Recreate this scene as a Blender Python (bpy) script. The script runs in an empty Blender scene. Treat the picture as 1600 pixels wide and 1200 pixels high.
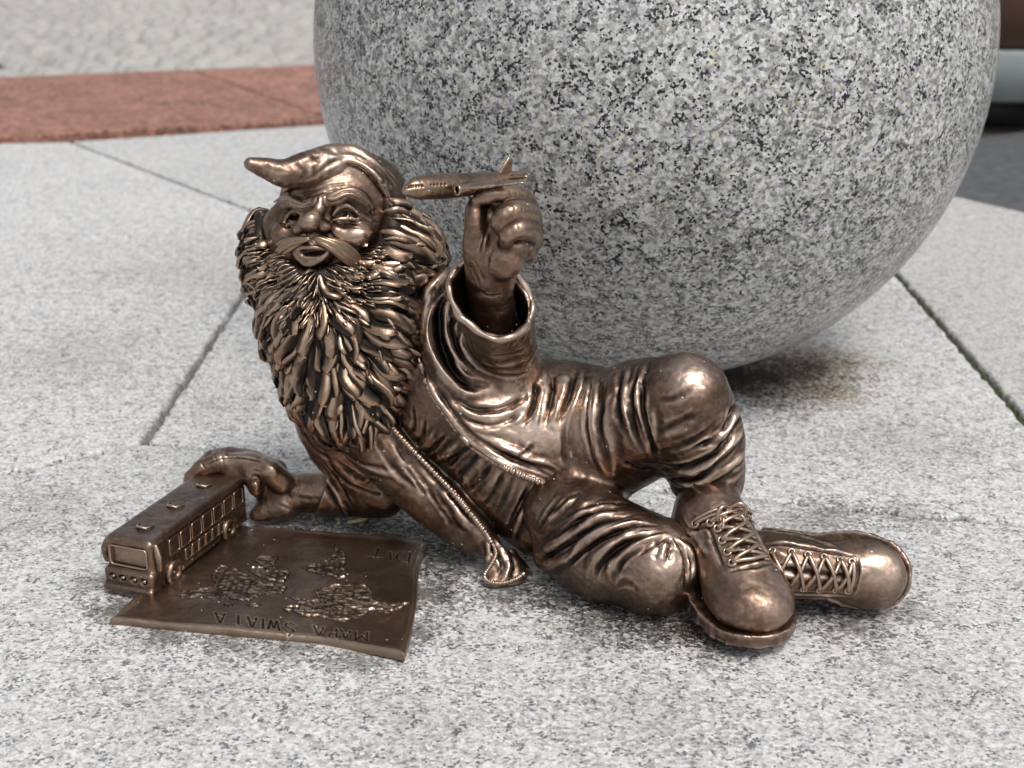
import bpy, math, random
import numpy as np
import time
from concurrent.futures import ThreadPoolExecutor
from mathutils import Vector, Matrix, Euler

random.seed(7)
RNG = np.random.default_rng(7)
S = bpy.context.scene
COL = S.collection

# ------------------------------------------------------------------ camera
CAM_H, PITCH, FPX = 0.37, math.radians(20.0), 2222.0        # FPX: focal length in pixels of the 1600 px photo
cam_d = bpy.data.cameras.new('camera')
cam = bpy.data.objects.new('camera', cam_d)
COL.objects.link(cam)
cam.location = (0, 0, CAM_H)
cam.rotation_euler = (math.radians(90) - PITCH, 0, 0)
cam_d.sensor_width = 36.0
cam_d.lens = 36.0 * FPX / 1600.0
cam_d.clip_start, cam_d.clip_end = 0.02, 600.0
cam_d.dof.use_dof = True
cam_d.dof.focus_distance = 0.735
cam_d.dof.aperture_fstop = 12.5
S.camera = cam

# ------------------------------------------------------------------ sky, sun, exposure: a bright overcast day
SUN_EL, SUN_AZ = math.radians(58), math.radians(150)         # azimuth clockwise from +Y: behind the camera, to the right
world = bpy.data.worlds.new('World')
S.world = world
world.use_nodes = True
wn, wl = world.node_tree.nodes, world.node_tree.links
wn.clear()
sky = wn.new('ShaderNodeTexSky')
sky.sky_type = 'NISHITA'
sky.sun_disc = False
sky.sun_elevation, sky.sun_rotation = SUN_EL, SUN_AZ
sky.air_density, sky.dust_density, sky.ozone_density = 1.0, 3.0, 1.0
hs = wn.new('ShaderNodeHueSaturation')
hs.inputs['Saturation'].default_value = 0.22                  # cloud takes most of the blue out of the sky
bg = wn.new('ShaderNodeBackground')
bg.inputs['Strength'].default_value = 0.15
wo = wn.new('ShaderNodeOutputWorld')
wl.new(sky.outputs[0], hs.inputs['Color'])
wl.new(hs.outputs[0], bg.inputs['Color'])
wl.new(bg.outputs[0], wo.inputs['Surface'])
sun_d = bpy.data.lights.new('sun', 'SUN')
sun_d.energy = 1.65
sun_d.angle = math.radians(18)
sun_d.color = (1.0, 0.97, 0.93)
sun = bpy.data.objects.new('sun', sun_d)
COL.objects.link(sun)
sdir = Vector((math.sin(SUN_AZ) * math.cos(SUN_EL), math.cos(SUN_AZ) * math.cos(SUN_EL), math.sin(SUN_EL)))
sun.rotation_euler = sdir.to_track_quat('Z', 'Y').to_euler()
sun.location = sdir * 5
vs = S.view_settings
S.display_settings.display_device = 'sRGB'
vs.view_transform, vs.look, vs.gamma, vs.use_curve_mapping = 'Standard', 'None', 1.0, False
vs.exposure = 0.16
try:
    S.cycles.use_denoising = True
    S.cycles.max_bounces = 8
except Exception:
    pass

# ------------------------------------------------------------------ from the photograph to the place
CP, SP = math.cos(PITCH), math.sin(PITCH)
def ray(px, py):
    a = (np.asarray(px, float) - 800) / FPX
    b = (600 - np.asarray(py, float)) / FPX
    return np.stack([a, CP + b * SP, -SP + b * CP], -1)      # d + a*right + b*up
CAMP = np.array([0, 0, CAM_H])
def W(px, py, Y):
    r = ray(px, py)
    return CAMP + r * (Y / r[..., 1])[..., None] if r.ndim > 1 else CAMP + r * (Y / r[1])
def H(px, py, z=0.0):
    r = ray(px, py)
    t = (z - CAM_H) / r[..., 2]
    return CAMP + r * (t[..., None] if r.ndim > 1 else t)
def project(P):
    x, y, z = P[..., 0], P[..., 1], P[..., 2] - CAM_H
    d = y * CP - z * SP
    u = y * SP + z * CP
    return 800 + FPX * x / d, 600 - FPX * u / d
U = 0.74 / FPX                                               # size of one photo pixel at the statue

# ------------------------------------------------------------------ numpy sculpting tools
def _h(i, j, k):
    n = (i * 73856093) ^ (j * 19349663) ^ (k * 83492791)
    n = (n ^ (n >> 13)) * 1274126177
    return ((n ^ (n >> 16)) & 0xffff).astype(np.float32) / 32767.5 - 1.0
def noise3(P):
    i = np.floor(P).astype(np.int64)
    f = (P - i).astype(np.float32)
    f = f * f * (3 - 2 * f)
    x, y, z = i[:, 0], i[:, 1], i[:, 2]
    fx, fy, fz = f[:, 0], f[:, 1], f[:, 2]
    def L(a, b, t): return a + (b - a) * t
    return L(L(L(_h(x, y, z), _h(x + 1, y, z), fx), L(_h(x, y + 1, z), _h(x + 1, y + 1, z), fx), fy),
             L(L(_h(x, y, z + 1), _h(x + 1, y, z + 1), fx), L(_h(x, y + 1, z + 1), _h(x + 1, y + 1, z + 1), fx), fy), fz)
def fbm(P, o=3):
    s, a = 0, 1.0
    for q in range(o):
        s = s + a * noise3(P * (2 ** q) + 17.3 * q)
        a *= .5
    return s

def spline(pts, n=6):
    """Catmull-Rom through the rows of pts (any number of columns)."""
    p = np.asarray(pts, float)
    if len(p) < 3:
        t = np.linspace(0, 1, n + 1)[:, None]
        return p[0] * (1 - t) + p[-1] * t
    q = np.vstack([2 * p[0] - p[1], p, 2 * p[-1] - p[-2]])
    out = []
    for i in range(1, len(q) - 2):
        a, b, c, d = q[i - 1], q[i], q[i + 1], q[i + 2]
        for t in np.linspace(0, 1, n, endpoint=False):
            out.append(.5 * (2 * b + (c - a) * t + (2 * a - 5 * b + 4 * c - d) * t * t + (3 * b - a - 3 * c + d) * t ** 3))
    out.append(p[-1])
    return np.array(out)

def rotm(ax, ay, az):
    return np.array(Euler((math.radians(ax), math.radians(ay), math.radians(az))).to_matrix())
def frame(x, up=(0, 0, 1)):
    """rotation whose columns are x, y, z with z as near to up as possible."""
    x = np.asarray(x, float); x = x / np.linalg.norm(x)
    z = np.asarray(up, float); z = z - x * (z @ x); z /= np.linalg.norm(z)
    return np.stack([x, np.cross(z, x), z], 1)

class Field:
    """A solid as a list of distance shapes, joined, cut or intersected with soft seams."""
    def __init__(s): s.ops = []
    def _add(s, op, fn, c, R, k): s.ops.append((op, fn, np.asarray(c, float), R, k)); return s
    def ell(s, c, r, rot=None, k=.004, op='+'):
        c = np.asarray(c, float); r = np.asarray(r, float) * np.ones(3)
        M = np.eye(3) if rot is None else rot
        c, M, r = c.astype(np.float32), M.astype(np.float32), r.astype(np.float32)
        def fn(P):
            q = (P - c) @ M
            a = np.sqrt(((q / r) ** 2).sum(1)); b = np.sqrt(((q / (r * r)) ** 2).sum(1)) + 1e-9
            return a * (a - 1) / b
        return s._add(op, fn, c, r.max(), k)
    def chain(s, pts, rad, k=.003, op='+', flat=None, n=3):
        """tapered tube through pts; flat=(direction, factor) squeezes it along a direction."""
        p = np.asarray(pts, float); r = np.asarray(rad, float) * np.ones(len(p))
        if len(p) > 2 and n > 1:
            q = spline(np.c_[p, r], n); p, r = q[:, :3], q[:, 3]
        mn, mx = p.min(0), p.max(0)
        c = (mn + mx) / 2; R = np.linalg.norm(mx - mn) / 2 + r.max()
        A, D = p[:-1].astype(np.float32), (p[1:] - p[:-1]).astype(np.float32); L2 = (D * D).sum(1) + np.float32(1e-12); r = r.astype(np.float32)
        if flat is not None:
            fd = np.asarray(flat[0], float); fd = fd / np.linalg.norm(fd); fd = fd.astype(np.float32); ff = np.float32(flat[1])
        def fn(P):
            best = None
            for a, d, l2, r0, r1 in zip(A, D, L2, r[:-1], r[1:]):
                v = P - a
                t = np.clip(v @ d / l2, 0, 1)
                v = v - t[:, None] * d
                if flat is not None:
                    w = v @ fd
                    m = np.sqrt(np.maximum(np.einsum('ij,ij->i', v, v) - w * w + (w * ff) ** 2, 0))
                    e = (m - (r0 + (r1 - r0) * t)) * (.5 + .5 / ff)
                else:
                    e = np.sqrt(np.einsum('ij,ij->i', v, v)) - (r0 + (r1 - r0) * t)
                best = e if best is None else np.minimum(best, e)
            return best
        return s._add(op, fn, c, R, k)
    def box(s, c, half, rot=None, r=.001, k=.001, op='+'):
        c = np.asarray(c, float); hh = np.asarray(half, float) - r
        M = np.eye(3) if rot is None else rot
        def fn(P):
            q = np.abs((P - c) @ M) - hh
            return np.sqrt((np.maximum(q, 0) ** 2).sum(1)) + np.minimum(q.max(1), 0) - r
        return s._add(op, fn, c, np.linalg.norm(half), k)
    def fn(s, f, c, R, k=.001, op='+'): return s._add(op, f, c, R, k)
    def plane(s, p, nrm, k=.001):
        """keep only the side the normal points away from."""
        p = np.asarray(p, float); n = np.asarray(nrm, float); n = n / np.linalg.norm(n)
        return s._add('&', lambda P: (P - p) @ n, p, 9.0, k)
    def __call__(s, P, box=None):
        P = np.asarray(P, np.float32)
        d = np.full(len(P), .5, np.float32)
        for op, f, c, R, k in s.ops:
            if box is not None:
                q = np.maximum(np.maximum(box[0] - c, c - box[1]), 0)
                if np.linalg.norm(q) - R > k + .006: continue
            e = np.asarray(f(P), np.float32); k = np.float32(k)
            if op == '+':
                h = np.maximum(k - np.abs(d - e), 0) / k
                d = np.minimum(d, e) - h * h * k * .25
            else:
                if op == '-': e = -e
                h = np.maximum(k - np.abs(d - e), 0) / k
                d = np.maximum(d, e) + h * h * k * .25
        return d
    def bounds(s):
        b = [(c - R, c + R) for op, f, c, R, k in s.ops if op == '+']
        return np.min([x[0] for x in b], 0) - .004, np.max([x[1] for x in b], 0) + .004
    def trace(s, px, py, start=.45):
        """first hit of the sight lines through photo points."""
        r = ray(np.asarray(px, float), np.asarray(py, float))
        r = r / np.linalg.norm(r, axis=1)[:, None]
        t = np.full(len(r), start)
        for _ in range(70):
            P = CAMP + r * t[:, None]
            d = s(P)
            t += np.clip(d, -.003, .03) * .8
        P = CAMP + r * t[:, None]
        return P, np.abs(s(P)) < .002
    def normal(s, P, e=.0006):
        g = np.stack([s(P + v) - s(P - v) for v in np.eye(3) * e], 1)
        return g / (np.linalg.norm(g, axis=1)[:, None] + 1e-12)

OFF8 = np.array([[i, j, k] for i in (0, 1) for j in (0, 1) for k in (0, 1)])
def polygonize(F, h, lo=None, hi=None, extra=.0):
    """surface nets on the blocks that the surface crosses."""
    l0, h0 = F.bounds()
    lo = l0 if lo is None else np.maximum(l0, lo); hi = h0 if hi is None else np.minimum(h0, hi)
    B = 8
    nb = np.ceil((hi - lo) / (h * B)).astype(int)
    g = np.stack(np.meshgrid(*[np.arange(n) for n in nb], indexing='ij'), -1).reshape(-1, 3)
    sup = 4
    key = ((g[:, 0] // sup) * 1000 + g[:, 1] // sup) * 1000 + g[:, 2] // sup
    order = np.argsort(key, kind='stable'); g, key = g[order], key[order]
    cuts = np.r_[0, np.nonzero(np.diff(key))[0] + 1, len(g)]
    loc = np.stack(np.meshgrid(*[np.arange(9)] * 3, indexing='ij'), -1).reshape(-1, 3)
    N = nb * B + 2
    cid, cpos, eds = [], [], []
    lim = h * B * .87 * 1.25 + extra
    def work(ab):
        a, b = ab; cid, cpos, eds = [], [], []
        G = g[a:b]
        C = lo + (G + .5) * (h * B)
        bx = (C.min(0) - h * B / 2, C.max(0) + h * B / 2)
        d = F(C, (bx[0] - lim, bx[1] + lim))
        G = G[np.abs(d) < lim]
        if not len(G): return None
        base = G * B
        nodes = base[:, None, :] + loc[None]
        P = lo + nodes.reshape(-1, 3) * h
        bx = (P.min(0), P.max(0))
        v = F(P, bx).reshape(-1, 9, 9, 9)
        neg = v < 0
        mask = np.zeros((len(G), 8, 8, 8), bool)
        allc = np.ones_like(mask)
        for o in OFF8:
            q = neg[:, o[0]:o[0] + 8, o[1]:o[1] + 8, o[2]:o[2] + 8]
            mask |= q; allc &= q
        act = np.argwhere(mask & ~allc)
        if not len(act): return None
        bi, ijk = act[:, 0], act[:, 1:]
        cv = np.stack([v[bi, ijk[:, 0] + o[0], ijk[:, 1] + o[1], ijk[:, 2] + o[2]] for o in OFF8], 1)
        acc = np.zeros((len(act), 3)); cnt = np.zeros(len(act))
        for x in range(8):
            for ax in range(3):
                if OFF8[x][ax]: continue
                y = x + (4, 2, 1)[ax]
                va, vb = cv[:, x], cv[:, y]
                m = (va < 0) != (vb < 0)
                t = np.where(m, va / np.where(m, va - vb, 1), 0)
                p = OFF8[x] + t[:, None] * (OFF8[y] - OFF8[x])
                acc[m] += p[m]; cnt += m
        gi = base[bi] + ijk
        cpos.append(lo + (gi + acc / cnt[:, None]) * h)
        cid.append((gi[:, 0] * N[1] + gi[:, 1]) * N[2] + gi[:, 2])
        for ax in range(3):
            sl = [slice(0, 8)] * 3; s2 = list(sl); s2[ax] = slice(1, 9)
            na, nbm = neg[(slice(None), *sl)], neg[(slice(None), *s2)]
            e = np.argwhere(na != nbm)
            if len(e):
                flip = na[tuple(e.T)]
                eds.append((ax, base[e[:, 0]] + e[:, 1:], flip))
        return cid, cpos, eds
    with ThreadPoolExecutor(4) as ex:
        for r in ex.map(work, list(zip(cuts[:-1], cuts[1:]))):
            if r: cid += r[0]; cpos += r[1]; eds += r[2]
    cid = np.concatenate(cid); cpos = np.concatenate(cpos)
    o = np.argsort(cid); cid, cpos = cid[o], cpos[o]
    quads = []
    for ax, n, flip in eds:
        u, w = [(1, 2), (2, 0), (0, 1)][ax]
        idx = []
        ok = np.ones(len(n), bool)
        for du, dw in ((-1, -1), (0, -1), (0, 0), (-1, 0)):
            m = n.copy(); m[:, u] += du; m[:, w] += dw
            ok &= (m >= 0).all(1)
            k = (m[:, 0] * N[1] + m[:, 1]) * N[2] + m[:, 2]
            p = np.clip(np.searchsorted(cid, k), 0, len(cid) - 1)
            ok &= cid[p] == k
            idx.append(p)
        q = np.stack(idx, 1)
        q = np.where(flip[:, None], q, q[:, ::-1])
        quads.append(q[ok])
    return cpos, np.concatenate(quads)

def vnormals(V, Q):
    n = np.cross(V[Q[:, 2]] - V[Q[:, 0]], V[Q[:, 3]] - V[Q[:, 1]])
    N = np.stack([np.bincount(Q.ravel(), np.repeat(n[:, c], 4), len(V)) for c in range(3)], 1)
    return N / (np.linalg.norm(N, axis=1)[:, None] + 1e-12)
def smooth(V, Q, it=1, f=.5):
    a, b = Q.ravel(), np.roll(Q, -1, 1).ravel()
    cnt = np.bincount(a, minlength=len(V)) + np.bincount(b, minlength=len(V)) + 1e-9
    for _ in range(it):
        A = np.stack([np.bincount(a, V[b, c], len(V)) + np.bincount(b, V[a, c], len(V)) for c in range(3)], 1) / cnt[:, None]
        V = V + f * (A - V)
    return V
def smooth_s(x, Q, it):
    a, b = Q.ravel(), np.roll(Q, -1, 1).ravel()
    cnt = np.bincount(a, minlength=len(x)) + np.bincount(b, minlength=len(x)) + 1e-9
    for _ in range(it):
        x = .4 * x + .6 * (np.bincount(a, x[b], len(x)) + np.bincount(b, x[a], len(x))) / cnt
    return x

def ridge(u): return np.exp(-u * u) - .55 * np.exp(-((np.abs(u) - 1.9) / .9) ** 2)
def bump(u): return np.exp(-u * u)
def groove(u): return -np.exp(-u * u * 1.6) + .35 * np.exp(-((np.abs(u) - 1.5) / .6) ** 2)
def step(u): return .5 + .5 * np.tanh(u * 2)
PROF = {'r': ridge, 'b': bump, 'g': groove}
def displace(V, N, F, strokes, amp=1.0, companions=True):
    """press folds and grooves into a surface along lines traced on it.
    strokes: (kind, height px, width px, [(px,py),...]) or with 3-D points."""
    disp = np.zeros(len(V))
    rg = np.random.default_rng(len(V) % 1000)
    more = []
    for st in strokes:
        more.append(st)
        if len(st) == 4 and st[1] >= 3 and companions:
            for sg in (-1, 1):
                p = np.asarray(st[3], float)
                if p.shape[1] != 2: continue
                d = p[-1] - p[0]; nrm = np.array([-d[1], d[0]]) / (np.hypot(*d) + 1e-9)
                more.append((rg.choice(['r', 'g', 'g']), st[1] * (.10 + .18 * rg.random()), st[2] * (.35 + .25 * rg.random()), p + nrm * sg * st[2] * (1.0 + .9 * rg.random()) + rg.normal(size=p.shape) * 1.6))
    flat_px = [spline(np.asarray(st[3], float), 4) for st in more if len(st[3][0]) == 2]
    if flat_px:
        allq = np.concatenate(flat_px); TP, TO = F.trace(allq[:, 0], allq[:, 1])
        cutp = np.cumsum([len(q) for q in flat_px])[:-1]
        traced = iter(list(zip(np.split(TP, cutp), np.split(TO, cutp))))
    for kind, hh, ww, pts in more:
        pts = np.asarray(pts, float)
        if pts.shape[1] == 2:
            P, ok = next(traced)
            P = P[ok]
            if len(P) < 2: continue
        else:
            P = spline(pts, 5) if len(pts) > 2 else pts
        w = ww * U
        m = ((V > P.min(0) - 3 * w) & (V < P.max(0) + 3 * w)).all(1).nonzero()[0]
        if not len(m): continue
        X = V[m]
        best = np.full(len(m), 9.); tt = np.zeros(len(m)); 
        seg = np.linalg.norm(np.diff(P, axis=0), axis=1); tot = seg.sum() + 1e-9; cum = np.r_[0, np.cumsum(seg)]
        for i in range(len(P) - 1):
            if seg[i] > .02: continue
            d = P[i + 1] - P[i]
            t = np.clip((X - P[i]) @ d / (d @ d + 1e-12), 0, 1)
            e = np.linalg.norm(X - P[i] - t[:, None] * d, axis=1)
            k = e < best
            best[k] = e[k]; tt[k] = (cum[i] + t[k] * seg[i]) / tot
        tap = np.clip(np.minimum(tt, 1 - tt) / .22, 0, 1)
        tap = .12 + .88 * tap * tap * (3 - 2 * tap)
        f0 = rg.random() * 9
        tap = tap * (.85 + .22 * np.sin(tt * (7 + 6 * rg.random()) + f0) + .05 * np.sin(tt * 31 + f0 * 2))
        best = best * (1 + .12 * np.sin(tt * 9 + f0 * 3))
        disp[m] += PROF[kind](best / (w * (.55 + .45 * tap))) * hh * U * tap * amp
    return V + N * disp[:, None], disp

# ------------------------------------------------------------------ objects
def put(name, V, faces, mat, parent=None, smooth_=True, attrs=None, **props):
    me = bpy.data.meshes.new(name)
    V = np.asarray(V, np.float32)
    if isinstance(faces, np.ndarray):
        nf, k = faces.shape
        me.vertices.add(len(V)); me.vertices.foreach_set('co', V.ravel())
        me.loops.add(nf * k); me.loops.foreach_set('vertex_index', faces.ravel().astype(np.int32))
        me.polygons.add(nf)
        me.polygons.foreach_set('loop_start', np.arange(0, nf * k, k, dtype=np.int32))
        try: me.polygons.foreach_set('loop_total', np.full(nf, k, np.int32))
        except Exception: pass
        me.update(calc_edges=True)
    else:
        me.from_pydata([tuple(v) for v in V.tolist()], [], [tuple(f) for f in faces])
    if smooth_: me.polygons.foreach_set('use_smooth', np.ones(len(me.polygons), bool))
    for n, a in (attrs or {}).items():
        at = me.attributes.new(n, 'FLOAT', 'POINT'); at.data.foreach_set('value', np.asarray(a, np.float32))
    me.materials.append(mat)
    me.validate()
    o = bpy.data.objects.new(name, me)
    COL.objects.link(o)
    if parent is not None: o.parent = parent; o.matrix_parent_inverse = parent.matrix_world.inverted()
    for k, v in props.items(): o[k] = v
    return o
def empty(name, loc, label, cat, group=None):
    o = bpy.data.objects.new(name, None)
    COL.objects.link(o)
    o.location = loc; o.empty_display_size = .01
    o.matrix_world = Matrix.Translation(loc)
    o['label'] = label; o['category'] = cat
    if group: o['group'] = group
    return o
# hand-set round spots of brighter, smoother metal
BRIGHT_SPOTS = [(W(x, y, Y), r * U, a) for x, y, Y, r, a in (
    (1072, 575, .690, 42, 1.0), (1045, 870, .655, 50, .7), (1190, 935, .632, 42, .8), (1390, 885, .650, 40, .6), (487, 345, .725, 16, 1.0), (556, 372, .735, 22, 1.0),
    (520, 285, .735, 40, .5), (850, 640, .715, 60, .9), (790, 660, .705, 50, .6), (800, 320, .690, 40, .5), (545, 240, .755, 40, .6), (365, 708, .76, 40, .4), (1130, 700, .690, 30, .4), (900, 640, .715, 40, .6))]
def wear_of(V, Q, h, it=10):
    """how far the surface stands out from its own smoothed self: crests > 0, hollows < 0."""
    Vs = smooth(V, Q, it, .6)
    N = vnormals(V, Q)
    w = ((V - Vs) * N).sum(1)
    return np.clip(smooth_s(w, Q, 1) / h, -3, 3)
def sculpt(name, F, h, mat, parent, strokes=(), xf=None, lump=(.0004, 90.), sm=1, amp=1.0, comp=True, lo=None, hi=None, props=None, it=10, post=None):
    t0 = time.time(); V, Q = polygonize(F, h, lo, hi)
    V = smooth(V, Q, sm)
    N = vnormals(V, Q)
    if len(strokes):
        V, dsp = displace(V, N, F, strokes, amp, comp)
        V = smooth(V, Q, 2, .45)
        N = vnormals(V, Q)
    if post is not None:
        V = post(V, N); N = vnormals(V, Q)
    if lump: V = V + N * (fbm(V * lump[1]) * lump[0] + fbm(V * lump[1] * 4.3 + 5.1, 2) * lump[0] * .22)[:, None]
    w = wear_of(V, Q, h, it)
    if len(strokes): w = np.clip(w * .9 + np.clip(dsp / (4.5 * U), -1.3, .8) * .5, -3.2, 3)
    print('SCULPT', name, len(V), round(time.time() - t0, 2))
    if xf is not None: V = V @ xf[0].T + xf[1]
    for q, r_, a_ in BRIGHT_SPOTS:
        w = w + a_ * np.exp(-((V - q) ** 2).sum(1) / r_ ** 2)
    return put(name, V, Q, mat, parent, attrs={'wear': w}, **(props or {}))
class Geo:
    """collects tubes, boxes and grids into one quad mesh."""
    def __init__(s): s.V, s.Q, s.w, s.n = [], [], [], 0
    def grid(s, P, wear=None, close_u=False, close_v=False):
        a, b = P.shape[:2]
        idx = np.arange(a * b).reshape(a, b) + s.n
        if close_u: idx = np.vstack([idx, idx[:1]])
        if close_v: idx = np.hstack([idx, idx[:, :1]])
        s.Q.append(np.stack([idx[:-1, :-1], idx[1:, :-1], idx[1:, 1:], idx[:-1, 1:]], -1).reshape(-1, 4))
        s.V.append(P.reshape(-1, 3)); s.w.append(np.zeros(a * b) if wear is None else np.asarray(wear).ravel())
        s.n += a * b
    def tube(s, pts, rad, m=8, n=5, wear=0.0, squash=None, closed=False):
        p = np.asarray(pts, float); r = np.asarray(rad, float) * np.ones(len(p))
        if len(p) > 2 and n > 1 and not closed:
            q = spline(np.c_[p, r], n); p, r = q[:, :3], q[:, 3]
        t = np.gradient(p, axis=0)
        if closed: t = np.roll(p, -1, 0) - np.roll(p, 1, 0)
        t /= np.linalg.norm(t, axis=1)[:, None] + 1e-12
        up = np.array([0.13, .31, .94]); 
        rows = []
        x = np.cross(t[0], up); x /= np.linalg.norm(x)
        for i in range(len(p)):
            x = x - t[i] * (x @ t[i]); x /= np.linalg.norm(x)
            y = np.cross(t[i], x)
            a = np.linspace(0, 2 * np.pi, m, endpoint=False)[:, None]
            rows.append(p[i] + r[i] * (np.cos(a) * x + np.sin(a) * y))
        R = np.array(rows)
        if not closed:
            R = np.concatenate([np.repeat(p[:1, None] - t[0] * r[0] * .4, m, 1) * 1.0, R, np.repeat(p[-1:, None] + t[-1] * r[-1] * .4, m, 1)], 0)
            R = np.concatenate([R[:1], .55 * (R[1:2]) + .45 * R[0:1], R[1:-1], .55 * R[-2:-1] + .45 * R[-1:], R[-1:]], 0)
        s.grid(R, np.full(R.shape[:2], wear), close_u=closed, close_v=True)
    def boxm(s, c, half, M=None, bev=.0):
        M = np.eye(3) if M is None else M
        h = np.asarray(half, float)
        def ring(z, e): return [(-h[0] + e, -h[1] + e, z), (h[0] - e, -h[1] + e, z), (h[0] - e, h[1] - e, z), (-h[0] + e, h[1] - e, z)]
        b = bev
        rows = [[(0, 0, -h[2])] * 4, ring(-h[2], b), ring(-h[2] + b, 0), ring(h[2] - b, 0), ring(h[2], b), [(0, 0, h[2])] * 4]
        P = np.array(rows, float) @ M.T + np.asarray(c, float)
        s.grid(P, close_v=True)
    def make(s, name, mat, parent=None, smooth_=True, **props):
        return put(name, np.concatenate(s.V), np.concatenate(s.Q)[:, ::-1].copy(), mat, parent, smooth_, {'wear': np.concatenate(s.w)}, **props)
# ------------------------------------------------------------------ materials
def new_mat(name):
    m = bpy.data.materials.new(name); m.use_nodes = True
    nt = m.node_tree
    return m, nt.nodes, nt.links, nt.nodes['Principled BSDF']
def node(N, kind, **kw):
    n = N.new(kind)
    for k, v in kw.items():
        if k in n.inputs: n.inputs[k].default_value = v
        else: setattr(n, k, v)
    return n
def ramp(N, stops, interp='LINEAR'):
    r = N.new('ShaderNodeValToRGB'); e = r.color_ramp; e.interpolation = interp
    while len(e.elements) < len(stops): e.elements.new(.5)
    for x, (p, c) in zip(e.elements, stops):
        x.position = p; x.color = (*c, 1) if len(c) == 3 else c
    return r
def mixc(N, L, fac, a, b, mode='MIX'):
    m = N.new('ShaderNodeMix'); m.data_type = 'RGBA'; m.blend_type = mode
    for s, v in ((0, fac), (6, a), (7, b)):
        if hasattr(v, 'links'): L.new(v, m.inputs[s])
        elif s == 0: m.inputs[0].default_value = v
        else: m.inputs[s].default_value = (*v, 1)
    return m.outputs[2]
def mth(N, L, op, a, b=0.0, c=None):
    m = N.new('ShaderNodeMath'); m.operation = op
    for i, v in enumerate((a, b) if c is None else (a, b, c)):
        if hasattr(v, 'links'): L.new(v, m.inputs[i])
        else: m.inputs[i].default_value = v
    return m.outputs[0]

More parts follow.
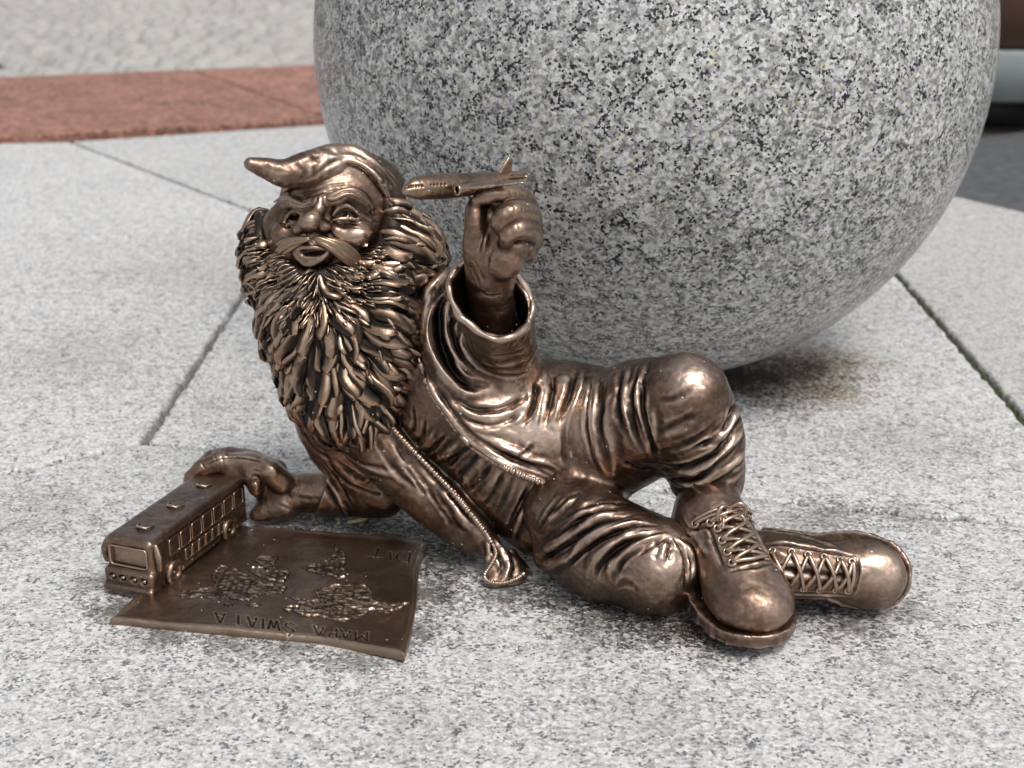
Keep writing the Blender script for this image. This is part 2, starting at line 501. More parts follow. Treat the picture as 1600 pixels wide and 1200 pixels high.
def granite(name, grain, stops, rough=.6, bump=.3, tint=None, blotch=(3.0, .12), stains_shade=(), bumpd=.0008, spec=.4, spot=None, warp=.9, soft=0.0):
    """crystals of several minerals: cells of three sizes, each with its own random shade."""
    m, N, L, B = new_mat(name)
    tc = node(N, 'ShaderNodeTexCoord')
    nz = node(N, 'ShaderNodeTexNoise', Scale=grain * .7, Detail=3.0)
    L.new(tc.outputs['Object'], nz.inputs['Vector'])
    wp = N.new('ShaderNodeVectorMath'); wp.operation = 'MULTIPLY_ADD'
    wp.inputs[1].default_value = (warp / grain,) * 3
    L.new(nz.outputs['Color'], wp.inputs[0]); L.new(tc.outputs['Object'], wp.inputs[2])
    def cells(scale):
        v = node(N, 'ShaderNodeTexVoronoi', Scale=scale); L.new(wp.outputs[0], v.inputs['Vector'])
        s = N.new('ShaderNodeSeparateColor'); L.new(v.outputs['Color'], s.inputs[0])
        return s.outputs[0], s.outputs[1]
    a0, a1 = cells(grain); b0, b1 = cells(grain * 2.1); c0, _ = cells(grain * .45)
    v = mth(N, L, 'MULTIPLY_ADD', a0, .55, mth(N, L, 'MULTIPLY_ADD', b0, .3, mth(N, L, 'MULTIPLY', c0, .15)))
    big = node(N, 'ShaderNodeTexNoise', Scale=blotch[0], Detail=5.0, Roughness=.6)
    L.new(tc.outputs['Object'], big.inputs['Vector'])
    v = mth(N, L, 'ADD', v, mth(N, L, 'MULTIPLY', mth(N, L, 'SUBTRACT', big.outputs[0], .5), blotch[1] * 2))
    r = ramp(N, stops); L.new(v, r.inputs[0])
    col = r.outputs[0]
    if tint:
        t = mth(N, L, 'GREATER_THAN', a1, tint[0]); col = mixc(N, L, mth(N, L, 'MULTIPLY', t, tint[2]), col, tint[1], 'MULTIPLY')
    if spot:                                                   # small black mica, gathered in clusters
        cl = node(N, 'ShaderNodeTexNoise', Scale=spot[2] * .14, Detail=1.0, Roughness=.5); L.new(tc.outputs['Object'], cl.inputs['Vector'])
        e0, e1 = cells(spot[2])
        t = mth(N, L, 'ADD', mth(N, L, 'MULTIPLY', e0, .54), mth(N, L, 'MULTIPLY', cl.outputs[0], .68))
        rr = ramp(N, [(spot[0], (0, 0, 0)), (spot[0] + .05, (1, 1, 1))]); L.new(t, rr.inputs[0])
        col = mixc(N, L, mth(N, L, 'MULTIPLY', rr.outputs[0], spot[3]), col, spot[1])
    for (p, rad, c, amt, sc) in stains_shade:                        # stains on the stone, and the shadow painted under the ball
        d = N.new('ShaderNodeVectorMath'); d.operation = 'DISTANCE'
        L.new(tc.outputs['Object'], d.inputs[0]); d.inputs[1].default_value = p
        n2 = node(N, 'ShaderNodeTexNoise', Scale=sc, Detail=6.0, Roughness=.7); L.new(tc.outputs['Object'], n2.inputs['Vector'])
        x = mth(N, L, 'ADD', mth(N, L, 'SUBTRACT', 1.0, mth(N, L, 'DIVIDE', d.outputs['Value'], rad)), mth(N, L, 'MULTIPLY_ADD', mth(N, L, 'SUBTRACT', n2.outputs[0], .5), 1.5, mth(N, L, 'MULTIPLY', mth(N, L, 'SUBTRACT', .5, v), .9)))
        rr = ramp(N, [(.05, (0, 0, 0)), (.75, (1, 1, 1))]); L.new(x, rr.inputs[0])
        col = mixc(N, L, mth(N, L, 'MULTIPLY', rr.outputs[0], amt), col, c, 'MULTIPLY')
    oi = node(N, 'ShaderNodeObjectInfo'); tone = mth(N, L, 'MULTIPLY_ADD', oi.outputs['Random'], .16, .92)
    cc = N.new('ShaderNodeCombineColor'); [L.new(tone, cc.inputs[i]) for i in range(3)]
    col = mixc(N, L, 1.0, col, cc.outputs[0], 'MULTIPLY')
    L.new(col, B.inputs['Base Color'])
    B.inputs['Roughness'].default_value = rough
    B.inputs['Specular IOR Level'].default_value = spec
    if bump:
        bn = node(N, 'ShaderNodeTexNoise', Scale=grain * .6, Detail=5.0, Roughness=.65); L.new(tc.outputs['Object'], bn.inputs['Vector'])
        bp = node(N, 'ShaderNodeBump', Strength=bump, Distance=bumpd); L.new(mth(N, L, 'MULTIPLY_ADD', a0, .3, bn.outputs[0]), bp.inputs['Height']); L.new(bp.outputs[0], B.inputs['Normal'])
    return m
def plain(name, c, rough=.8, sc=30, var=.25, metal=0.0, bump=.2, bd=.003):
    m, N, L, B = new_mat(name)
    tc = node(N, 'ShaderNodeTexCoord'); n = node(N, 'ShaderNodeTexNoise', Scale=sc, Detail=6.0, Roughness=.65)
    L.new(tc.outputs['Object'], n.inputs['Vector'])
    r = ramp(N, [(.25, tuple(x * (1 - var) for x in c)), (.75, tuple(min(1, x * (1 + var)) for x in c))]); L.new(n.outputs[0], r.inputs[0])
    L.new(r.outputs[0], B.inputs['Base Color']); B.inputs['Roughness'].default_value = rough; B.inputs['Metallic'].default_value = metal
    bp = node(N, 'ShaderNodeBump', Strength=bump, Distance=bd); L.new(n.outputs[0], bp.inputs['Height']); L.new(bp.outputs[0], B.inputs['Normal'])
    return m

def gp(px, py): return tuple(H(px, py, 0.0))
DK, MD, LT = (.20, .19, .17), (.42, .405, .37), (.80, .79, .77)
STN_SHADE = [(gp(x, y), r_, c, a, k) for x, y, r_, c, a, k in (
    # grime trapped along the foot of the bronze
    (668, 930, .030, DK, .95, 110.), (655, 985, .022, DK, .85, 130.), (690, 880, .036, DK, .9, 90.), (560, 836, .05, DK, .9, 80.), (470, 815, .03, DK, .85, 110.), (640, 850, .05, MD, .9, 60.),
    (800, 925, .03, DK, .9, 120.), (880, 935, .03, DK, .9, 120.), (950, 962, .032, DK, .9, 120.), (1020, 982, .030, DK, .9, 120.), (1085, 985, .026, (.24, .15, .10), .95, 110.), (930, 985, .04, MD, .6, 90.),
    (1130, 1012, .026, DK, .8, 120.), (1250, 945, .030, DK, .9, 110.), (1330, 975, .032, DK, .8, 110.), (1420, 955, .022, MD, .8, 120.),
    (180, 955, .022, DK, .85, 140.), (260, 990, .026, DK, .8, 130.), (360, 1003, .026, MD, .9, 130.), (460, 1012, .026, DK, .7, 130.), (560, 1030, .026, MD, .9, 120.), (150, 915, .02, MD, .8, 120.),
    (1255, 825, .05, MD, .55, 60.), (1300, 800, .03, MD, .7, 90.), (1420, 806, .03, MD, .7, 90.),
    # run-off under the ball, its contact shadow darkened into the stone
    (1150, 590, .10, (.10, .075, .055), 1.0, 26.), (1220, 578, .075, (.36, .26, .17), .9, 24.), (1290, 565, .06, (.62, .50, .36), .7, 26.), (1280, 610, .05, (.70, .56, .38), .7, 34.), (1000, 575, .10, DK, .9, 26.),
    # old broad stains and tone of the stone
    (1330, 470, .10, LT, .8, 16.), (120, 560, .12, LT, .8, 14.), (300, 420, .16, LT, .8, 12.), (1000, 1120, .06, LT, .6, 30.), (250, 1120, .05, LT, .6, 34.), (1450, 1080, .06, LT, .6, 30.), (1420, 690, .08, LT, .9, 24.), (640, 1130, .05, LT, .8, 40.), (330, 640, .06, LT, .7, 30.), (60, 800, .06, LT, .8, 30.))]
SLAB = [(.12, (.25, .25, .25)), (.28, (.385, .383, .378)), (.45, (.51, .507, .50)), (.62, (.605, .60, .59)), (.85, (.72, .715, .70))]
M_slab = granite('slab_granite', 560., SLAB, .72, .7, (.95, (.96, .88, .76), .8), (7., .10), STN_SHADE, .0010, spot=(.82, (.085, .09, .105), 700., .85), warp=.6)
M_slabW = granite('warm_slab_granite', 480., [(.10, (.22, .22, .215)), (.3, (.36, .355, .34)), (.5, (.46, .455, .435)), (.85, (.58, .57, .545))], .8, .6, (.92, (.95, .88, .76), .8), (5., .10), STN_SHADE, spot=(.84, (.14, .14, .14), 600., .7), warp=.6)
M_red = granite('red_granite', 150., [(.12, (.07, .055, .05)), (.3, (.19, .095, .07)), (.55, (.32, .145, .098)), (.85, (.42, .24, .18))], .7, .3, None, (11., .32), warp=.6)
M_ball = granite('ball_granite', 420., [(.22, (.12, .12, .118)), (.36, (.235, .235, .23)), (.5, (.35, .35, .345)), (.66, (.45, .455, .45)), (.84, (.59, .59, .575))], .34, .10, (.95, (.95, .82, .62), .85), (14., .13), (), .0004, .5, spot=(.775, (.008, .009, .012), 690., 1.0), warp=.3)
M_cob = granite('cobble_granite', 140., [(.1, (.19, .185, .17)), (.4, (.36, .35, .33)), (.85, (.53, .52, .50))], .8, .5, (.85, (.95, .88, .75), .6), (9., .12))
M_dirt = plain('joint_dirt', (.055, .05, .04), .95, 240., .6, 0, .8, .003)
M_moss = plain('moss', (.06, .075, .028), .95, 400., .6, 0, 1.0, .003)
M_asph = plain('asphalt', (.085, .088, .092), .9, 60., .45, 0, .8, .004)
M_gnd = plain('sandy_joints', (.12, .115, .095), .95, 12., .3, 0, .5, .01)
M_wood = plain('dark_wood', (.075, .034, .02), .6, 14., .4, 0, .2, .002)
M_conc = plain('pale_concrete', (.25, .28, .278), .7, 10., .12, 0, .2, .002)
M_steel = plain('dark_steel', (.02, .02, .02), .6, 20., .3, 0, .1, .002)

# ------------------------------------------------------------------ ground and paving
def structure(o, label=None):
    o['kind'] = 'structure'
    if label: o['label'] = label
    return o
g = Geo()
xs = np.array([-300, -60, -12, 12, 60, 300.]); ys = np.array([-300, -60, -4, 12, 60, 300.])
XX, YY = np.meshgrid(xs, ys, indexing='ij')
g.grid(np.stack([XX, YY, np.full_like(XX, -.030)], -1))
structure(g.make('ground', M_gnd, None, False))

def jag(poly, step, amp, rng):
    """walk round a polygon with small chips in its edges."""
    out = []
    n = len(poly)
    for i in range(n):
        a, b = np.array(poly[i]), np.array(poly[(i + 1) % n])
        L = np.linalg.norm(b - a); k = max(1, int(L / step)); k = min(k, 160)
        nr = np.array([b[1] - a[1], a[0] - b[0]]) / (L + 1e-9)
        for j in range(k):
            e = min(1, j / 3, (k - j) / 3) * (rng.normal() * amp * (2.5 if rng.random() < .06 else 1)) if j else 0
            out.append(a + (b - a) * j / k + nr * e)
    return np.array(out)
def inset(poly, d):
    p = np.array(poly, float); n = len(p)
    area = sum(p[i][0] * p[(i + 1) % n][1] - p[(i + 1) % n][0] * p[i][1] for i in range(n))
    sg = 1 if area > 0 else -1
    out = []
    for i in range(n):
        a, b, c = p[i - 1], p[i], p[(i + 1) % n]
        e1 = (b - a) / np.linalg.norm(b - a); e2 = (c - b) / np.linalg.norm(c - b)
        n1 = np.array([-e1[1], e1[0]]) * sg; n2 = np.array([-e2[1], e2[0]]) * sg
        m = n1 + n2; m /= max(m @ n1, .25) if np.linalg.norm(m) > 1e-6 else 1
        out.append(b + m * d)
    return np.array(out)[::sg]
def make_slab(poly2, mat, parent, gaps, top=0.0, chip=.0007, thick=.03, name='slab', bev=.0022, label=None, seed=1):
    rng = np.random.default_rng(seed)
    p = jag(inset(poly2, gaps), .006, chip, rng)
    q = jag(inset(poly2, gaps + bev), .006, chip * .5, rng) if False else p
    c = p.mean(0)
    n = len(p)
    # top ring is the outline drawn in a little along its own normals
    t = np.roll(p, -1, 0) - np.roll(p, 1, 0); t /= np.linalg.norm(t, axis=1)[:, None] + 1e-9
    nr = np.stack([-t[:, 1], t[:, 0]], 1)
    top_r = p + nr * bev
    V = np.vstack([np.c_[top_r, np.full(n, top)], np.c_[p + nr * bev * .35, np.full(n, top - bev * .35)], np.c_[p, np.full(n, top - bev * 1.2)], np.c_[p, np.full(n, top - thick)]])
    from mathutils.geometry import delaunay_2d_cdt
    dv, de, df, *_ = delaunay_2d_cdt([Vector(q[:2]) for q in top_r.tolist()], [(i, (i + 1) % n) for i in range(n)], [list(range(n))], 1, 1e-9)
    F = [[i + 4 * n for i in t] for t in df]
    V = np.vstack([V, [(q[0], q[1], top) for q in dv]])
    for r in range(3):
        for i in range(n):
            j = (i + 1) % n
            F.append([r * n + j, r * n + i, (r + 1) * n + i, (r + 1) * n + j])
    o = put(name, V, F, mat, parent, False)
    if label: o['label'] = label
    return o
def G2(*pts): return [tuple(H(x, y, 0.0)[:2]) for x, y in pts]

pav = bpy.data.objects.new('pavement', None); COL.objects.link(pav); structure(pav, 'pale grey granite slab pavement under the statue')
g = Geo()
xx, yy = np.meshgrid(np.linspace(-2.4, 2.4, 9), np.linspace(-.4, 2.25, 9), indexing='ij')
g.grid(np.stack([xx, yy, np.full_like(xx, -.011)], -1)); g.make('joint_bed', M_dirt, pav, False)
FRONT = [(0, 742), (225, 692.5), (560, 722), (1165, 779), (1420, 805), (1753, 832)]
back0 = G2((-1000, 247), (110, 221), (500, 195), (1269, 150))
A0, A1, A2, A3 = G2((110, 221), (453, 351), (225, 692.5), (0, 742))
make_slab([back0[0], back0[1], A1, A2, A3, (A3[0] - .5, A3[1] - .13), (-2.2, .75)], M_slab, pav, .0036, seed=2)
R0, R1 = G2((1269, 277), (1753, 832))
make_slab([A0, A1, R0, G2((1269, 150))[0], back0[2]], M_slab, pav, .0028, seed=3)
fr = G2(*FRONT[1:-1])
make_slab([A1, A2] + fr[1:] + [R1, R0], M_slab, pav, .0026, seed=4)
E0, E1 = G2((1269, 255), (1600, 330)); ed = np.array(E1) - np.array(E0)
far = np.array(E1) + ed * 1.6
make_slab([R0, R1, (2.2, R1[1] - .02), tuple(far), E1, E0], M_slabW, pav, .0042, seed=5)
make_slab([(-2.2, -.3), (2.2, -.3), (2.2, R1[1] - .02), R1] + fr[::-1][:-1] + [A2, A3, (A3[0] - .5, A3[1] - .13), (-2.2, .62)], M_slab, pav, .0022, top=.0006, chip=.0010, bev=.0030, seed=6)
# moss in the wide joint on the right
g = Geo(); rg = np.random.default_rng(4)
a, b = np.array(R0), np.array(R1)
for i in range(260):
    t = rg.random() ** .8; p = a + (b - a) * t; s = .0016 + rg.random() * .0022
    off = (rg.random() - .3) * .004
    c = np.array([p[0] + off, p[1] + rg.normal() * .002, -.0075 + s * .5])
    th, ph = np.meshgrid(np.linspace(0, 2 * np.pi, 6, endpoint=False), np.linspace(0.05, 1.5, 3), indexing='ij')
    g.grid(np.stack([c[0] + s * np.cos(th) * np.sin(ph), c[1] + s * np.sin(th) * np.sin(ph), c[2] + s * np.cos(ph)], -1), close_u=True)
g.make('moss', M_moss, pav, True, kind='stuff')

# red granite border
strip = bpy.data.objects.new('red_border', None); COL.objects.link(strip); structure(strip, 'strip of red granite slabs across the back of the pavement')
def on(pt, a, b):                                              # y on the line a-b at x
    return a[1] + (pt - a[0]) * (b[1] - a[1]) / (b[0] - a[0])
lo_a, lo_b, hi_a, hi_b = (0, 222), (490, 195.5), (0, 127), (490, 107)
def strip_px(x): return (x, on(x, lo_a, lo_b)), (x, on(x, hi_a, hi_b))
cuts = [(-1500, -1380), (-640, -700), (520, 300), (1500, 1100)]
for i in range(3):
    (l0, h0), (l1, h1) = cuts[i], cuts[i + 1]
    make_slab(G2((l0, on(l0, lo_a, lo_b)), (l1, on(l1, lo_a, lo_b)), (h1, on(h1, hi_a, hi_b)), (h0, on(h0, hi_a, hi_b))), M_red, strip, .003, top=.008, chip=.0015, name='red_slab', seed=20 + i)

# cobbles, laid in waving rows
cob = bpy.data.objects.new('cobbled_street', None); COL.objects.link(cob); structure(cob, 'street of worn pale cobbles behind the red border')
def cobble_mesh():
    u = np.linspace(-1, 1, 5); A, Bv = np.meshgrid(u, u, indexing='ij')
    r = 1 - .14 * (np.abs(A) ** 3) * (np.abs(Bv) ** 3) * 1.5
    z = .012 * (1 - .5 * (A ** 4 + Bv ** 4)) - .008
    z[(np.abs(A) == 1) | (np.abs(Bv) == 1)] = -.022
    return np.stack([A * r, Bv * r, z], -1)
cm = cobble_mesh(); rg = np.random.default_rng(11)
gg = Geo(); gg.grid(cm.copy()); proto = None
spots = []
y_edge = lambda X: H(245, 117, 0)[1] + .05 + (X - H(245, 117, 0)[0]) * ((H(490, 107, 0) - H(0, 127, 0))[1] / (H(490, 107, 0) - H(0, 127, 0))[0])
row = 0
y = 2.4
while y < 5.6:
    x = -2.6 + rg.random() * .06
    while x < .9:
        w = .062 + rg.random() * .03
        yy_ = y + .16 * math.cos((x + (.5 if row % 2 else .5)) * 2 * math.pi / 1.3)
        sl = -.16 * 2 * math.pi / 1.3 * math.sin((x + .5) * 2 * math.pi / 1.3)
        if yy_ > y_edge(x) + .02 and yy_ < 5.0:
            spots.append((x + w / 2, yy_, math.atan(sl) + rg.normal() * .05, w * .5 - .004, .033 - .0035, rg.normal() * .002))
        x += w * math.cos(math.atan(sl)) + .002
    y += .068; row += 1
def vis(s):
    px, py = project(np.array([s[0], s[1], 0.0])); return 0 if (-30 < px < 520 and -15 < py < 135) else 1
spots.sort(key=lambda s: (vis(s), s[1]))
rest = Geo()
for i, (x, yv, a, hw, hl, dz) in enumerate(spots):
    if i < 300 and vis(spots[i]) == 0:
        if proto is None:
            proto = gg.make('cobble', M_cob, cob, True); o = proto
        else:
            o = proto.copy(); COL.objects.link(o); o.parent = cob
        o.location = (x, yv, dz); o.rotation_euler = (rg.normal() * .03, rg.normal() * .03, a); o.scale = (hw, hl, 1)
    else:
        c, s_ = math.cos(a), math.sin(a)
        P = cm * [hw, hl, 1]
        rest.grid(np.stack([x + P[..., 0] * c - P[..., 1] * s_, yv + P[..., 0] * s_ + P[..., 1] * c, P[..., 2] + dz], -1))
rest.make('cobble_mass', M_cob, cob, True, kind='stuff')
# asphalt behind the right-hand slab
g = Geo(); e0, e1 = np.array(E0), np.array(E1); dd = (e1 - e0) / np.linalg.norm(e1 - e0); nn = np.array([-dd[1], dd[0]])
if nn[1] < 0: nn = -nn
rows = []
for t in np.linspace(-.02, 3.0, 8):
    q = e0 + dd * t; rows.append([np.r_[q + nn * s, -.006] for s in np.linspace(.004, 2.5, 8)])
g.grid(np.array(rows)); structure(g.make('asphalt', M_asph, None, False))

# wooden planter on its pale base, cut off by the right edge
pl = empty('planter', (1.25, 2.42, 0), 'dark brown wooden planter box on a pale grey base beyond the ball', 'planter')
Mz = rotm(0, 0, -4)
def pbox(name, c, half, mat, bev=.004):
    g = Geo(); g.boxm(np.array([1.25, 2.42, 0]) + Mz @ np.array(c), half, Mz, bev); return g.make(name, mat, pl, False)
pbox('base', (0, 0, .077), (.66, .33, .037), M_conc)
for i in range(4): pbox('foot', ((-.5, .5)[i % 2], (-.2, .2)[i // 2], .018), (.06, .06, .0215), M_steel)
for r_ in range(4):
    zz = .175 + r_ * .118
    pbox('plank', (0, -.30, zz), (.62, .012, .0565), M_wood)
    pbox('plank', (-.608, 0, zz), (.012, .2875, .0565), M_wood); pbox('plank', (.608, 0, zz), (.012, .2875, .0565), M_wood); pbox('plank', (0, .30, zz), (.62, .012, .0565), M_wood)
pbox('soil', (0, 0, .34), (.594, .286, .22), M_dirt)

# granite ball
BR, BC = .2453, np.array([.1010, 1.071, .2453])
ball = None
th = np.linspace(0, 2 * np.pi, 192, endpoint=False); ph = np.linspace(.012, np.pi - .012, 97)
T, Pp = np.meshgrid(th, ph, indexing='ij')
D = np.stack([np.cos(T) * np.sin(Pp), np.sin(T) * np.sin(Pp), np.cos(Pp)], -1)
g = Geo(); g.grid(D * BR, close_u=True)
ball = g.make('granite_ball', M_ball)
ball.location = BC
ball['label'] = 'large round ball of speckled grey granite behind the bronze figure'; ball['category'] = 'stone ball'

# grit and crumbs of mortar lying round the foot of the figure
g = Geo(); rg = np.random.default_rng(8)
zones = [(670, 930, 22, 60), (560, 835, 60, 12), (690, 870, 30, 30), (860, 935, 70, 14), (980, 975, 60, 12), (1090, 990, 25, 20), (1260, 950, 40, 20), (400, 1010, 150, 12), (180, 960, 15, 20), (1300, 905, 260, 120), (700, 1080, 380, 70)]
for x, y, sx, sy in zones:
    for i in range(46):
        p = H(x + rg.normal() * sx, y + rg.normal() * sy, 0.0); s_ = .0002 + .00045 * rg.random() ** 2.5
        th, ph = np.meshgrid(np.linspace(0, 2 * np.pi, 5, endpoint=False) + rg.random(), np.linspace(.1, 2.2, 3), indexing='ij')
        j = 1 + .3 * rg.normal(size=th.shape)
        g.grid(np.stack([p[0] + s_ * j * np.cos(th) * np.sin(ph), p[1] + s_ * j * np.sin(th) * np.sin(ph), .0007 + s_ * .3 + s_ * .7 * np.cos(ph)], -1), close_u=True)
g.make('grit', plain('grit', (.30, .28, .24), .9, 900., .6, 0, .1, .0005), pav, False, kind='stuff')
# ------------------------------------------------------------------ bronze: brown patina, polished on the crests, brighter in chosen spots
def bronze(name, base=(.172, .108, .077), crest=(.51, .39, .31), deep=(.013, .010, .008), rough=.37, gain=1.0, fine=1.0):
    m, N, L, B = new_mat(name)
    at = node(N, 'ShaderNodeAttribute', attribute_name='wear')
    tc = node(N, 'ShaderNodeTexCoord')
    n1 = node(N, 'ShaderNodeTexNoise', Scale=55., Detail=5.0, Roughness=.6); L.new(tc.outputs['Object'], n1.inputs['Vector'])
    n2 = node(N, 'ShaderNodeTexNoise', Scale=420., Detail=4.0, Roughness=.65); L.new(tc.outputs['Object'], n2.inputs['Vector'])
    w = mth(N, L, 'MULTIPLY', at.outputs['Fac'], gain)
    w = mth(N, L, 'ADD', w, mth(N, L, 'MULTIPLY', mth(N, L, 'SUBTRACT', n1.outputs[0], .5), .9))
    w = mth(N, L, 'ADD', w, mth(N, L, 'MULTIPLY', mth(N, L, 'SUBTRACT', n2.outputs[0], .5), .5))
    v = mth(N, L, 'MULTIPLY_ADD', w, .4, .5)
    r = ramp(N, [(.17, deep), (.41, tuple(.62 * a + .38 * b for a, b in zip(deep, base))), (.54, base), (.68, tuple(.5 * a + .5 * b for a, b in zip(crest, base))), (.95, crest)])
    n4 = node(N, 'ShaderNodeTexNoise', Scale=19., Detail=4.0, Roughness=.55); L.new(tc.outputs['Object'], n4.inputs['Vector'])
    v = mth(N, L, 'ADD', v, mth(N, L, 'MULTIPLY', mth(N, L, 'SUBTRACT', n4.outputs[0], .52), .42))
    L.new(v, r.inputs[0])
    # specks of pale grit caught on the metal, and a thin film of dust in places
    sp = node(N, 'ShaderNodeTexVoronoi', Scale=400.); L.new(tc.outputs['Object'], sp.inputs['Vector'])
    ss = N.new('ShaderNodeSeparateColor'); L.new(sp.outputs['Color'], ss.inputs[0])
    dot = mth(N, L, 'MULTIPLY', mth(N, L, 'LESS_THAN', sp.outputs['Distance'], mth(N, L, 'MULTIPLY', ss.outputs[1], .24)), mth(N, L, 'GREATER_THAN', mth(N, L, 'ADD', ss.outputs[0], mth(N, L, 'MULTIPLY', n1.outputs[0], .3)), 1.09))
    n3 = node(N, 'ShaderNodeTexNoise', Scale=26., Detail=6.0, Roughness=.7); L.new(tc.outputs['Object'], n3.inputs['Vector'])
    dust = ramp(N, [(.52, (0, 0, 0)), (.8, (.35, .35, .35))]); L.new(n3.outputs[0], dust.inputs[0])
    col = mixc(N, L, dust.outputs[0], r.outputs[0], (.20, .165, .135)); col = mixc(N, L, dot, col, (.55, .53, .49))
    L.new(col, B.inputs['Base Color'])
    L.new(mth(N, L, 'SUBTRACT', 1.0, mth(N, L, 'MAXIMUM', dot, mth(N, L, 'MULTIPLY', dust.outputs[0], .8))), B.inputs['Metallic'])
    rr = ramp(N, [(.2, (rough + .12,) * 3), (.6, (rough,) * 3), (.9, (rough - .08,) * 3)]); L.new(v, rr.inputs[0])
    L.new(rr.outputs[0], B.inputs['Roughness'])
    B.inputs['Coat Weight'].default_value = .25; B.inputs['Coat Roughness'].default_value = .22
    bp = node(N, 'ShaderNodeBump', Strength=.45 * fine, Distance=.0006)
    L.new(mth(N, L, 'MULTIPLY_ADD', n1.outputs[0], .5, mth(N, L, 'MULTIPLY', n2.outputs[0], .5)), bp.inputs['Height']); L.new(bp.outputs[0], B.inputs['Normal'])
    return m
M_br = bronze('bronze')
M_skin = bronze('bronze_skin', (.20, .128, .09), (.46, .345, .265), (.015, .011, .009), .35)
M_hair = bronze('bronze_hair', (.152, .094, .063), (.46, .33, .235), (.016, .012, .010), .36, 1.0)
M_plate = bronze('bronze_plate', (.185, .124, .09), (.42, .32, .24), (.022, .016, .013), .40, 1.0, .7)
RES = .00062
M_pol = bronze('polished_bronze', (.27, .185, .125), (.52, .40, .29), (.02, .015, .012), .30)
# ------------------------------------------------------------------ the reclining bronze figure
dwarf = empty('dwarf_statue', (0.0, .74, 0.0), 'bronze bearded dwarf statue in cap and laced boots reclining in front of the ball', 'statue')
def w_(*a): return [W(x, y, Y) for x, y, Y in a]
def h_(*a): return [H(x, y, z) for x, y, z in a]
def px_(*r): return np.array(r, float) * U
GROUND = ((0, 0, .0012), (0, 0, -1))

def torso(F, o=0.0):
    F.chain(w_((890, 722, .742), (800, 690, .745), (700, 612, .755), (650, 540, .768)), px_(88, 112, 112, 90) + o, .012)
    F.chain(w_((655, 520, .772), (600, 450, .778)), px_(80, 50) + o, .01)
    F.chain(w_((790, 740, .736), (850, 800, .727)), px_(88, 78) + o, .012)
    return F

# --- body: head, neck, arms and hands, one continuous surface
Bd = Field()
Bd.chain(w_((890, 725, .742), (790, 690, .745), (690, 605, .755), (610, 500, .76), (560, 420, .764)), px_(30, 34, 36, 40, 45), .01)
Bd.chain(w_((925, 690, .738), (1000, 645, .718), (1070, 612, .703), (1098, 700, .703), (1100, 800, .712)), px_(30, 26, 24, 24, 26), .008)
Bd.chain(h_((890, 790, .034), (960, 850, .03), (1030, 885, .024), (1120, 882, .019), (1210, 882, .017)), px_(26, 26, 24, 22, 20), .008)
# skull and face mass
FW = np.array([-.36, -.90, .22]); FW /= np.linalg.norm(FW)
Bd.ell(W(528, 318, .772), px_(96, 98, 92), None, .006)
Bd.ell(W(505, 372, .760), px_(72, 72, 56), None, .012)
Bd.chain(w_((432, 352, .760), (452, 392, .752), (490, 418, .752), (540, 400, .752), (575, 362, .758)), px_(22, 22, 16, 20, 22), .012)
base_face = Field(); base_face.ops = list(Bd.ops)
def fp(px, py, off=0.0):
    """a point over the face at a photo point, off pixels towards the viewer."""
    P, ok = base_face.trace([px], [py])
    r = ray(px, py); r = r / np.linalg.norm(r)
    return P[0] - r * off * U
def fps(pts, off=0.0): return [fp(x, y, off if len(q) == 0 else off + q[0]) for x, y, *q in pts]
Bd.ell(fp(551, 368, -7), px_(32, 22, 19), rotm(0, -8, 0), .005)        # cheek
Bd.ell(fp(443, 366, -6), px_(20, 20, 20), None, .005)
Bd.ell(fp(492, 316, -4), px_(14, 12, 11), None, .005)
Bd.ell(fp(539, 336, -2), px_(21, 11, 17), rotm(0, -6, 0), .004, '-')    # sockets
Bd.ell(fp(458, 341, -2), px_(17, 11, 17), None, .004, '-')
Bd.chain(fps([(427, 331), (440, 320), (455, 317), (470, 322), (484, 318)], 1), px_(6, 8, 8, 7, 5), .003)
Bd.chain(fps([(510, 312), (525, 313), (542, 305), (557, 306), (570, 315), (578, 324)], 1), px_(6, 8, 9, 9, 8, 5), .003)
Bd.chain([fp(503, 314, 2), fp(497, 329, 9), fp(488, 342, 18)], px_(7, 9, 13), .004)
Bd.ell(fp(483, 345, 20), px_(16.5, 16, 15), None, .0035)
Bd.ell(fp(506, 355, 8), px_(11.5, 9, 8.5), None, .004)
Bd.ell(fp(468, 358, 10), px_(10, 8.5, 8.5), None, .007)
Bd.ell(fp(497, 364, 15), px_(4.5, 6, 3.5), None, .0015, '-')
Bd.ell(fp(474, 366, 15), px_(4.5, 6, 3.5), None, .0015, '-')
Bd.ell(fp(487, 395, 2), px_(29, 15, 19), None, .007)                     # muzzle
Bd.ell(fp(488, 395, 21), px_(23, 17, 7.5), rotm(0, -6, 0), .002, '-')     # open mouth
Bd.chain(fps([(458, 391, -8), (470, 387.5, -3), (485, 386.5, 0), (501, 387.5, -3), (513, 391, -8)], 19), px_(1.5, 3.4, 3.8, 3.4, 1.5), .0012)
Bd.chain(fps([(461, 393, -7), (467, 403, -3), (477, 411, 1), (490, 410, 1), (503, 404, -3), (514, 394, -8)], 19), px_(1.5, 3.8, 6.2, 5.8, 4.2, 1.6), .0012)
